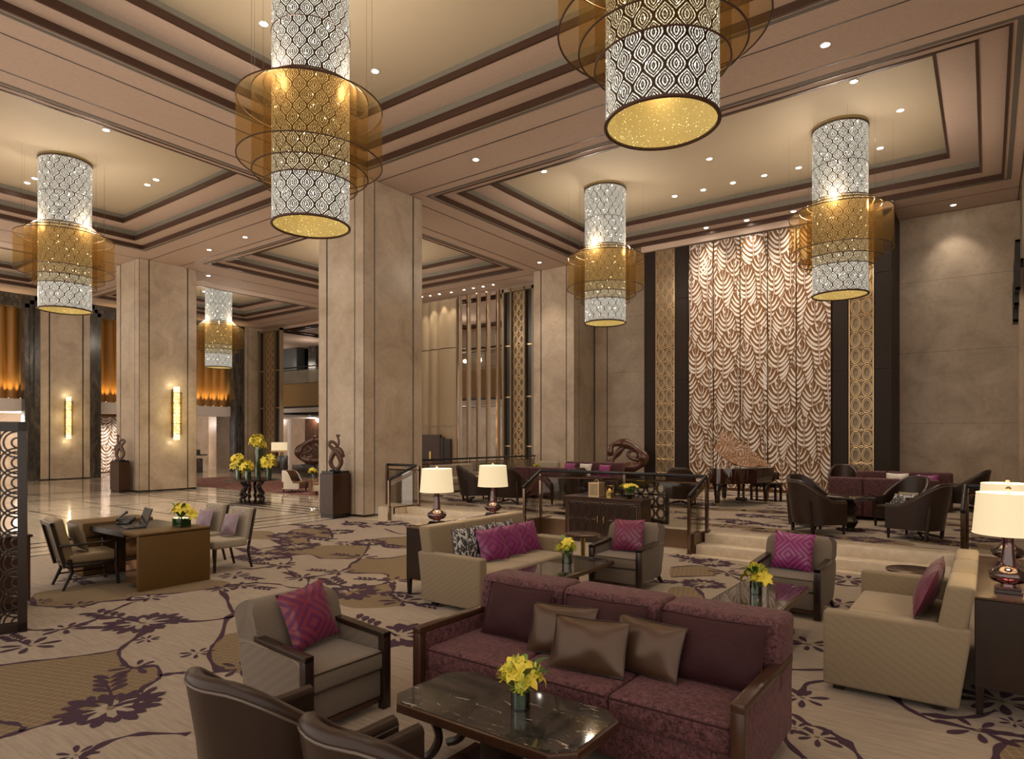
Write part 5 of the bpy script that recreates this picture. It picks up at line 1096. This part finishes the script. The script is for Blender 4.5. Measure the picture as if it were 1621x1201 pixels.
b = B(); b.box(-.09, -.05, -.12, -.06, .06, .58, 'piano_wood'); b.box(.05, .09, -.12, -.06, .06, .58, 'piano_wood'); b.box(-.14, .14, -.14, -.02, .04, .13, 'piano_wood', .01); b.done('pedal_lyre', parent=r_)
b = B(); 
for x in (-.07, 0, .07): b.box(x - .015, x + .015, -.02, .12, .06, .075, 'brass')
b.done('pedals', parent=r_, smooth=0)
r_ = thing('piano_bench', 'dark wooden piano bench on the far side of the piano', 'bench', (-4.80, 18.02, ZT), -.24)
b = B(); b.box(-.38, .38, -.18, .18, .42, .49, 'brown_leather', .02); b.done('seat', parent=r_); b = B(); b.box(-.37, .37, -.17, .17, .36, .42, 'dark_wood', .004); b.done('apron', parent=r_)
for sx in (-1, 1):
    for sy in (-1, 1): b = B(); b.box(sx * .34 - .025, sx * .34 + .025, sy * .14 - .025, sy * .14 + .025, 0, .37, 'dark_wood'); b.done('leg', parent=r_)

# ---- abstract wooden sculptures
def loop_sculpture(label, loc, rz, sc, flip=1):
    r_ = thing('loop_sculpture', label, 'sculpture', loc, rz, None); K = .0021 * sc
    def P(l): return [(flip * (x - 470) * K, 0, (612 - z) * K + .16 * sc) for x, z in l]
    b = B(); pts = bez(P([(205, 420), (185, 330), (230, 245), (340, 208), (470, 222), (600, 285), (710, 370), (750, 460), (715, 540), (600, 590), (470, 606), (330, 600), (220, 585), (190, 540), (235, 475), (300, 400), (370, 310), (470, 252)]), 6); n = len(pts)
    rad = [1.35 * sc * (.055 + .060 * math.sin(PI * min(1, i / n * 1.1)) ** .8 + .03 * math.sin(i * .35)) for i in range(n)]; rad[-1] = .02 * sc
    b.tube(pts, rad, 'sculpture_wood', 14, False, .62, (0, 1, 0)); 
    b.done('outer_loop', parent=r_, smooth=70)
    b = B(); pts = bez(P([(760, 420), (700, 470), (600, 470), (520, 430), (490, 380), (530, 335), (600, 330), (650, 370), (640, 420), (600, 440), (565, 420)]), 6); n = len(pts)
    b.tube(pts, [sc * (.085 - .06 * i / n) for i in range(n)], 'sculpture_wood', 12, False, .8, (0, 1, 0)); b.done('inner_curl', parent=r_, smooth=70)
    b = B(); b.box(-.42 * sc, .38 * sc, -.16 * sc, .16 * sc, -.01, .03, 'black_granite', .004); b.done('base_slab', parent=r_)
    return r_
b = B(); b.box(-.85, .85, -.35, .35, 0, .47, 'dark_wood', .01); o = b.done('low_plinth', loc=(-9.95, 20.1, ZT)); tag(o, 'low dark plinth under the loop sculpture on the stage', 'plinth')
loop_sculpture('brown wooden loop sculpture on the stage, left of the leaf wall', (-9.92, 20.1, ZT + .48), .15, 1.0)
r_ = thing('low_plinth', 'low dark plinth under the far fish shaped sculpture in the lobby', 'plinth', (-27.6, 20.2, 0)); b = B(); b.box(-.9, .9, -.3, .3, 0, .62, 'dark_wood', .01); b.done('body', parent=r_)
loop_sculpture('brown fish shaped loop sculpture in the far lobby, behind white armchairs', (-27.2, 20.2, .63), .5, 1.25, -1)
def bird(label, loc, rz, sc=1.0, flip=1):
    r_ = thing('bird_sculpture', label, 'sculpture', loc, rz); K = .00248 * sc
    def P(l): return [(flip * (x - 655) * K, 0, (600 - z) * K) for x, z in l]
    b = B(); pts = bez(P([(655, 585), (620, 550), (605, 500), (625, 440), (650, 400), (680, 420), (705, 470), (712, 520), (690, 565), (655, 585)]), 6); n = len(pts)
    b.tube(pts, [sc * (.040 + .035 * math.sin(PI * i / n)) for i in range(n)], 'sculpture_wood', 12, False, .8, (0, 1, 0)); b.done('body_loop', parent=r_, smooth=70)
    b = B(); pts = bez(P([(655, 420), (625, 365), (592, 325), (605, 295), (640, 300), (668, 330), (685, 325), (690, 285), (682, 250), (672, 228), (690, 228), (702, 238)]), 6); n = len(pts)
    b.tube(pts, [sc * (.050 - .022 * min(1, i / n * 1.3) + (.008 if i > n - 8 else 0)) for i in range(n)], 'sculpture_wood', 12, False, .9, (0, 1, 0)); b.done('neck', parent=r_, smooth=70)
    b = B(); pts = bez(P([(640, 375), (680, 370), (705, 395), (722, 430), (738, 462)]), 6); n = len(pts)
    b.tube(pts, [sc * (.05 + .03 * math.sin(PI * i / n)) * (1 if i < n - 1 else .4) for i in range(n)], 'sculpture_wood', 12, False, .7, (0, 1, 0)); b.done('wing', parent=r_, smooth=70)
    b = B(); b.box(-.13 * sc, .13 * sc, -.1 * sc, .1 * sc, -.0, .035, 'black_granite', .004); b.done('base', parent=r_)
    return r_
def pedestal(label, loc, w, d, h):
    r_ = thing('pedestal', label, 'pedestal', loc); b = B(); b.box(-w / 2, w / 2, -d / 2, d / 2, .09, h - .06, 'walnut', .008, 1); b.box(-w / 2 + .02, w / 2 - .02, -d / 2 + .02, d / 2 - .02, 0, .09, 'dark_wood'); b.done('body', parent=r_)
    b = B(); b.box(-w / 2 + .03, w / 2 - .03, -d / 2 + .03, d / 2 - .03, h - .06, h, 'black_granite', .004, 1); tag(b.done('top_slab', parent=r_), 'black stone top slab')
pedestal('dark wooden pedestal in front of the big marble column', (-13.23, 10.50, 0), .52, .56, 1.16); bird('brown wooden bird sculpture on the pedestal by the big column', (-13.23, 10.50, 1.16), .75, .96)
pedestal('dark wooden pedestal beside the column with the wall sconce', (-25.60, 10.62, 0), .72, .40, 1.16); bird('brown wooden bird sculpture on the pedestal by the sconce column', (-25.55, 10.60, 1.16), .65, .98, -1)

# ---- desk group at left
r_ = thing('leather_desk', 'tan leather wrapped desk with dark glass centre at left', 'desk', (-9.85, 4.36, 0))
b = B(); b.box(.55, 1.02, -.48, .48, .70, .75, 'desk_leather', .010, 3); b.box(.965, 1.02, -.48, .48, .0, .73, 'desk_leather', .008, 2); b.done('right_block', parent=r_); b = B(); b.box(.57, .964, -.43, .44, .07, .70, 'walnut'); b.done('inner_cabinet', parent=r_, smooth=0)
b = B(); b.box(-1.06, -.52, -.55, .42, .02, .78, 'desk_leather', .022, 3); b.done('left_block', parent=r_)
b = B(); b.box(-.53, .56, -.46, .46, .66, .735, 'black_art', .004, 1); b.done('glass_top', parent=r_)
b = B(); b.box(.575, .962, -.442, -.432, .08, .69, 'copper_mirror'); b.box(.562, .569, -.43, .44, .08, .69, 'copper_mirror'); b.done('copper_panel', parent=r_, smooth=0)
b = B(); b.box(-.5, .54, .10, .14, .1, .66, 'dark_wood'); b.done('modesty_panel', parent=r_, smooth=0)
def desk_chair(label, loc, rz):
    r_ = thing('desk_armchair', label, 'chair', loc, rz)
    b = B(); b.box(-.27, .27, -.30, .27, .33, .46, 'tan_leather', .035, 3); b.done('seat_cushion', parent=r_); b = B(); b.box(-.29, .29, -.30, .29, .28, .33, 'dark_wood', .006); b.done('seat_frame', parent=r_)
    Bk = Matrix.Translation((0, .24, .33)) @ Matrix.Rotation(math.radians(-14), 4, 'X')
    b = B(); b.box(-.26, .26, -.06, .06, .03, .62, 'tan_leather', .03, 3, Bk); b.done('back_cushion', parent=r_)
    b = B(); b.box(-.24, .24, .065, .075, .05, .56, 'dark_wood', 0, 1, Bk)
    for x0, x1, z0, z1 in ((-.28, -.235, -.02, .60), (.235, .28, -.02, .60), (-.28, .28, .55, .60)): b.box(x0, x1, .06, .10, z0, z1, 'dark_wood', .004, 1, Bk)
    b.done('back_frame', parent=r_)
    for s in (-1, 1):
        b = B(); b.tube([(s * .29, -.30, 0), (s * .30, -.27, .30), (s * .30, -.27, .58)], .022, 'dark_wood', 8); b.done('front_leg', parent=r_)
        b = B(); b.tube([(s * .27, .34, 0), (s * .28, .24, .22), (s * .28, .26, .40)], [.02, .026, .026], 'dark_wood', 8); b.done('back_leg', parent=r_)
        b = B(); b.box(s * .30 - .022, s * .30 + .022, -.30, .38, .575, .605, 'dark_wood', .006); b.done('arm', parent=r_)
        b = B(); b.tube([(s * .285, -.27, .14), (s * .275, .27, .14)], .012, 'dark_wood', 6); b.done('stretcher', parent=r_)
    return r_
desk_chair('tan leather armchair with dark wooden frame drawn up to the desk', (-9.93, 3.70, 0), PI - .12)
pillow('striped_cushion', 'bronze and black striped satin cushion on the desk armchair', -9.93, 3.66, .46, PI - .05, .42, .40, .14, 'bronze_satin', 20, .05)
def guest_chair(label, loc, rz):
    r_ = thing('guest_chair', label, 'chair', loc, rz, 'tufted guest chairs')
    b = B(); b.box(-.26, .26, -.29, .26, .34, .47, 'cream_cloth', .035, 3); b.done('seat', parent=r_)
    Bk = Matrix.Translation((0, .25, .42)) @ Matrix.Rotation(math.radians(-11), 4, 'X')
    b = B(); b.box(-.25, .25, -.05, .035, 0, .50, 'cream_cloth', .03, 3, Bk); bk = b.done('backrest', parent=r_)
    b = B()
    for i in range(5):
        for j in range(2):
            p = Bk @ Vector((-.19 + i * .095, -.052, .36 + j * .075 - (i % 2) * .02)); b.ball(p.x, p.y, p.z, .013, 'cream_cloth', 1)
    b.done('tufting_buttons', parent=bk)
    for s in (-1, 1):
        b = B(); b.box(s * .245 - .02, s * .245 + .02, .035, .06, -.1, .49, 'dark_wood', .004, 1, Bk); b.tube([(s * .245, .33, 0), (s * .245, .27, .24), (s * .245, .285, .40)], .02, 'dark_wood', 8); b.done('back_leg', parent=r_)
        b = B(); b.box(s * .235 - .024, s * .235 + .024, -.285, -.237, 0, .35, 'dark_wood', .003, 1, None, .62); b.done('front_leg', parent=r_)
    return r_
g0 = guest_chair('grey buttoned guest chair at the desk, the nearer one on the right', (-9.42, 5.36, 0), 0); dup(g0, (-10.28, 5.42, 0), .05, 'grey buttoned guest chair at the desk, the farther one on the left')
pillow('lilac_cushion', 'lilac satin cushion on the nearer grey guest chair', -9.44, 5.42, .47, 0, .40, .36, .13, 'lilac_satin', 20, .12, 'lilac cushions'); pillow('lilac_cushion', 'lilac satin cushion on the farther grey guest chair', -10.30, 5.48, .47, .05, .40, .36, .13, 'lilac_satin', 20, .10, 'lilac cushions')
r_ = thing('laptop', 'open dark laptop on the leather desk', 'laptop', (-9.72, 4.20, .737), -.15)
b = B(); b.box(-.18, .18, -.125, .125, 0, .018, 'grey_plastic', .004); b.done('keyboard_base', parent=r_); b = B(); b.box(-.15, .15, -.09, .02, .018, .020, 'black_plastic'); b.done('keys', parent=r_, smooth=0)
b = B(); b.box(-.18, .18, -.006, .006, 0, .25, 'black_plastic', .003, 1, TM(0, .125, .015, math.radians(-18))); b.box(-.168, .168, -.0085, -.006, .015, .24, 'screen_dark', 0, 1, TM(0, .125, .015, math.radians(-18))); b.done('screen', parent=r_)
r_['label'] = 'open dark laptop on the leather desk, beside the desk phone'
r_ = thing('desk_phone', 'black desk telephone with tilted handset behind the laptop', 'telephone', (-10.15, 4.30, .737), .5)
b = B(); b.box(-.10, .10, -.09, .09, 0, .05, 'black_plastic', .01, 2, TM(0, 0, .02, .5)); b.box(-.04, .09, -.05, .07, .05, .055, 'grey_plastic', .002, 1, TM(0, 0, .02, .5)); b.done('body', parent=r_); b = B(); b.tube([(-.075, -.09, .06), (-.075, -.05, .10), (-.075, .04, .14), (-.075, .09, .16)], [.026, .018, .018, .026], 'black_plastic', 8); b.done('handset', parent=r_); b = B(); b.box(-.09, .09, -.03, -.02, 0, .07, 'black_plastic'); b.done('stand', parent=r_, smooth=0)
bouquet('yellow lilies in low rectangular glass box on the leather desk', (-9.12, 4.58, .75), 0, 31, 1.5, square=True, r0=.075, h0=.12, spread=.155, nl=11, nm=0)

# ---- fretwork screen and dark cabinet at the left edge
r_ = thing('fretwork_screen', 'tall dark fretwork screen with scale pattern at the left edge', 'screen', (-8.16, 2.02, 0), math.radians(70))
b = B(); 
for x0, x1, z0, z1 in ((-.9, -.82, 0, 2.16), (.36, .44, 0, 2.16), (-.9, .44, 2.06, 2.16), (-.9, .44, 0, .10), (-.25, -.21, .1, 2.06)): b.box(x0, x1, -.035, .035, z0, z1, 'dark_wood', .003, 1)
b.done('frame', parent=r_); b = B()
for i in range(5):
    for j in range(10):
        cx = -.82 + i * .295; z = .10 + (j + .5 * (i % 2)) * .205
        for R_ in (.15, .115, .05):
            pts = [(min(.37, max(-.83, cx + R_ * math.cos(a * PI / 12))), 0, min(2.07, max(.09, z + R_ * math.sin(a * PI / 12)))) for a in range(24)]
            b.tube(pts, .010, 'dark_wood', 5, True, 1.6, (0, 1, 0))
b.done('scale_fretwork', parent=r_)
r_ = thing('dark_cabinet', 'dark wooden cabinet behind the fretwork screen at the left edge', 'cabinet', (-9.18, 2.40, 0))
b = B(); b.box(-.20, .20, -.55, .36, .10, .84, 'walnut', .005, 1); b.done('body', parent=r_); b = B(); b.box(-.215, .215, -.57, .38, .84, .87, 'dark_wood', .004, 1); b.done('top', parent=r_); b = B(); b.box(-.16, .16, -.5, .30, 0, .10, 'dark_wood'); b.done('plinth', parent=r_, smooth=0)
r_ = bouquet('yellow lily arrangement glimpsed through the fretwork screen, far left', (-27.2, 4.4, .95), 0, 55, 3.2, square=False, r0=.14, h0=.35, spread=.42, nl=10, nm=0)
b = B(); b.cyl(0, 0, 0, .95, .3, 'dark_wood', 24); o = b.done('round_stand', loc=(-27.2, 4.4, 0)); tag(o, 'dark round stand under the far left lilies behind the screen', 'stand')

# ---- round table with the tall lilies
r_ = thing('round_flower_table', 'round dark table on wavy legs carrying tall lilies in the lobby', 'table', (-17.95, 11.15, 0))
b = B(); b.lathe([(0, .70), (.78, .70), (.82, .72), (.82, .745), (.79, .755), (0, .755)], 'dark_wood', 56); b.done('top', parent=r_)
b = B(); b.lathe([(0, 0), (.42, 0), (.42, .035), (.38, .05), (0, .05)], 'dark_wood', 48); b.done('base', parent=r_)
for k in range(6):
    a = k * PI / 3 + .2; b = B(); b.tube([(p.x * math.cos(a), p.x * math.sin(a), p.y) for p in bez([(.34, .70, 0), (.30, .62, 0), (.22, .52, 0), (.27, .40, 0), (.33, .30, 0), (.24, .24, 0), (.33, .16, 0), (.30, .05, 0)], 5)], .045, 'dark_wood', 8); b.done('leg', parent=r_, smooth=60)
for k, (x, y, h0, sp, nl, lab) in enumerate(((-18.32, 10.92, .34, .24, 14, 'tall vase of yellow lilies on the round lobby table, left one'), (-17.72, 10.86, .24, .22, 12, 'low vase of yellow lilies on the round lobby table, front right one'), (-17.52, 11.42, .38, .24, 14, 'vase of yellow lilies on the round lobby table, back right one'), (-18.02, 11.38, .95, .26, 15, 'tallest vase of yellow lilies in the middle of the round lobby table'))):
    bouquet(lab, (x, y, .755), 0, 60 + k, 2.35, r0=.095, h0=h0, spread=sp, nl=nl, nm=0)

# ---- far lobby seating
def white_chair(label, loc, rz):
    r_ = thing('white_armchair', label, 'armchair', loc, rz, 'white lobby armchairs')
    def pt(t, z, o):
        r1 = .42 - o
        if t < .25: return (-r1, -.40 + t / .25 * .38, z)
        if t > .75: return (r1, -.40 + (1 - t) / .25 * .38, z)
        q = (t - .25) / .5 * PI; return (-r1 * math.cos(q), -.02 + (.42 - o) * math.sin(q), z)
    def top(t):
        s = min(t, 1 - t) * 2; e = min(1, max(0, (s - .30) / .35)); return .34 + .45 * e * e * (3 - 2 * e)
    O = [[pt(i / 24, .14 + (top(i / 24) - .14) * j / 4, 0) for i in range(25)] for j in range(5)]; N_ = [[pt(i / 24, .14 + (top(i / 24) - .14) * j / 4, .07) for i in range(25)] for j in range(5)]
    b = B(); b.shell(O, N_, 'ivory_cloth', 'rust_velvet'); b.done('shell', parent=r_, smooth=60); b = B(); b.box(-.35, .35, -.42, .3, .16, .40, 'rust_velvet', .04, 3); b.done('seat', parent=r_)
    for sx in (-1, 1):
        for y in (-.33, .22): b = B(); b.tube([(sx * .33, y, 0), (sx * .30, y, .16)], [.016, .028], 'dark_wood', 8); b.done('leg', parent=r_)
    return r_
w0 = white_chair('white tub armchair with rust seat in the far lobby, left one', (-20.45, 14.35, 0), PI / 2 + .5); dup(w0, (-18.85, 14.55, 0), -PI / 2 + .9, 'white tub armchair with rust seat in the far lobby, beside the big column'); dup(w0, (-21.3, 16.6, 0), -.3, 'white tub armchair in the far lobby, behind the small flower stand')
pillow('dark_cushion', 'dark leather cushion on the left white armchair in the far lobby', -20.3, 14.42, .40, PI / 2 + .5, .42, .28, .12, 'brown_leather', 25)
r_ = thing('flower_stand', 'small brass stand holding yellow flowers between the white armchairs', 'side table', (-20.1, 14.95, 0)); b = B(); b.cyl(0, 0, .02, .52, .05, 'brass', 16); b.lathe([(0, 0), (.16, 0), (.16, .02), (0, .025)], 'brass', 24); b.done('stem', parent=r_); b = B(); b.lathe([(0, .50), (.2, .50), (.2, .53), (0, .53)], 'walnut', 28); b.done('top', parent=r_)
bouquet('yellow flowers on the small brass stand between white armchairs', (-20.1, 14.95, .53), 0, 71, 1.9, r0=.08, h0=.12, spread=.18, nl=8, nm=2)
b = B(); b.box(-.45, .45, -.25, .25, 0, .98, 'dark_wood', .008); o = b.done('lamp_cabinet', loc=(-31.8, 21.4, 0)); tag(o, 'dark cabinet under the fringed lamp in the far lobby', 'cabinet')
r_ = thing('fringed_lamp', 'cream drum lamp with beaded fringe in the far lobby', 'lamp', (-31.8, 21.4, .98)); b = B(); b.cyl(0, 0, 0, .3, .05, 'brass', 14); b.done('stem', parent=r_); b = B(); b.lathe([(.42, .30), (.42, .74)], 'lamp_shade', 40); b.lathe([(.41, .30), (.41, .74)], 'lamp_shade', 40); b.done('lamp_shade', parent=r_)
b = B()
for k in range(40): a = k * PI / 20; b.box(.42 * math.cos(a) - .014, .42 * math.cos(a) + .014, .42 * math.sin(a) - .014, .42 * math.sin(a) + .014, .20, .30, 'gold_metal')
b.done('fringe', parent=r_, smooth=0)

# ---- seating on the stage
def stage_sofa(label, loc, rz, w, hb=.86, m='plum_velvet', d=.86, n=3):
    r_ = thing('stage_sofa', label, 'sofa', loc, rz); hw = w / 2; b = B(); b.box(-hw + .05, hw - .05, -d / 2 + .04, d / 2 - .06, .06, .28, m, .02); b.done('base', parent=r_)
    cw = (w - .12) / n
    for i in range(n):
        x0 = -hw + .06 + i * cw; b = B(); b.box(x0 + .003, x0 + cw - .003, -d / 2, d / 2 - .2, .27, .44, m, .035, 3); b.done('seat_cushion', parent=r_)
        b = B(); b.box(-hw + i * w / n + .003, -hw + (i + 1) * w / n - .003, d / 2 - .22, d / 2, .06 if i >= 0 else .4, hb, m, .04, 3); b.done('back_cushion', parent=r_)
    for s in (-1, 1): b = B(); b.box(s * (hw - .05) - .05, s * (hw - .05) + .05, -d / 2, d / 2 - .05, .04, .56, m, .03, 3); b.done('arm', parent=r_)
    for s in (-1, 1):
        for y in (-d / 2 + .1, d / 2 - .1): b = B(); b.box(s * (hw - .1) - .03, s * (hw - .1) + .03, y - .03, y + .03, 0, .07, 'dark_wood'); b.done('foot', parent=r_)
    return r_
stage_sofa('plum sofa seen from behind on the stage, behind the pedestal table chairs', (-1.74, 15.35, ZT), PI, 1.95); stage_sofa('plum sofa facing us at the back right of the stage', (-1.66, 17.9, ZT), 0, 2.0)
stage_sofa('plum sofa seen from behind on the left of the stage', (-10.05, 15.3, ZT), PI, 1.7); stage_sofa('plum sofa with cushions facing us at the back left of the stage', (-10.4, 18.4, ZT), 0, 2.1, .88)
stage_sofa('beige sofa at the far left of the stage, by the dark railing', (-13.55, 15.6, ZT), PI / 2, 1.9, .82, 'cream_cloth', .85, 2); stage_sofa('beige armchair at the back of the stage, left of the plum sofa with cushions', (-12.5, 18.9, ZT), 0, .9, .84, 'cream_cloth', .8, 1)
pillow('stage_cushion', 'magenta cushion at the left of the back left plum sofa on stage', -11.15, 18.3, ZT + .44, 0, .42, .42, .14, 'magenta_bright', 18, 0, 'cushions on the back left plum sofa'); pillow('stage_cushion', 'silver white cushion on the back left plum sofa on stage', -10.55, 18.3, ZT + .44, 0, .46, .42, .14, 'silver_satin', 18, 0, 'cushions on the back left plum sofa'); pillow('stage_cushion', 'magenta cushion at the right of the back left plum sofa on stage', -9.85, 18.3, ZT + .44, 0, .42, .40, .14, 'magenta_bright', 18, 0, 'cushions on the back left plum sofa')
pillow('stage_cushion', 'silver white cushion on the back right plum sofa on stage', -1.75, 17.8, ZT + .44, 0, .48, .42, .14, 'silver_satin', 18, 0, 'cushions on the back right plum sofa'); pillow('stage_cushion', 'magenta cushion on the back right plum sofa on stage', -1.15, 17.8, ZT + .44, 0, .46, .40, .14, 'magenta_bright', 18, 0, 'cushions on the back right plum sofa')
r_ = thing('pedestal_table', 'round dark table on a faceted pedestal on the stage', 'table', (-2.02, 13.15, ZT))
b = B(); b.lathe([(0, .575), (.38, .575), (.40, .585), (.40, .612), (.385, .62), (0, .62)], 'table_marble', 48); b.done('top', parent=r_); b = B(); b.lathe([(0, .02), (.06, .02), (.06, .04), (.13, .16), (.06, .28), (.13, .40), (.07, .50), (.16, .575), (0, .575)], 'dark_wood', 6); b.done('pedestal', parent=r_, smooth=0); b = B(); b.lathe([(0, 0), (.24, 0), (.24, .018), (0, .022)], 'dark_wood', 36); b.done('base', parent=r_)
for x, y, lab in ((-12.75, 13.75, 'left of the first lamp'), (-11.15, 14.15, 'behind the second lamp'), (-11.45, 16.9, 'left of the cushioned plum sofa')):
    r_ = thing('stage_side_table', 'small dark round table with flowers on the stage, ' + lab, 'side table', (x, y, ZT), 0, 'small tables on the stage'); b = B(); b.lathe([(0, .56), (.25, .56), (.25, .59), (0, .59)], 'dark_wood', 32); b.done('top', parent=r_); b = B(); b.cyl(0, 0, .02, .56, .03, 'dark_wood', 12); b.lathe([(0, 0), (.16, 0), (.16, .02), (0, .02)], 'dark_wood', 24); b.done('stem', parent=r_)
    bouquet('small yellow green flowers on a stage table, ' + lab, (x, y, ZT + .59), 0, int(-x * 10), 1.3, r0=.055, h0=.10, spread=.11, nl=2, nm=7)

# ---- framed boxes on the right wall
for k, (y, z0, z1, lab) in enumerate(((20.0, 5.55, 6.75, 'upper dark frame on the right wall'), (20.75, 5.30, 6.45, 'middle dark frame on the right wall'), (21.55, 5.0, 6.05, 'lowest dark frame on the right wall, farthest one'))):
    r_ = thing('wall_frame', lab, 'frame', (.60 - .0 * k, y, z0)); b = B(); h_ = z1 - z0; w_ = .55
    for y0, y1, a, c in ((-w_ / 2, -w_ / 2 + .06, 0, h_), (w_ / 2 - .06, w_ / 2, 0, h_), (-w_ / 2, w_ / 2, 0, .06), (-w_ / 2, w_ / 2, h_ - .06, h_)): b.box(-.08, .10 if k else .02, y0, y1, a, c, 'black_art')
    b.done('frame_bars', parent=r_, smooth=0); b = B(); b.box(.0, .02, -w_ / 2 + .05, w_ / 2 - .05, .05, h_ - .05, 'gold_back'); b.done('picture', parent=r_, smooth=0)
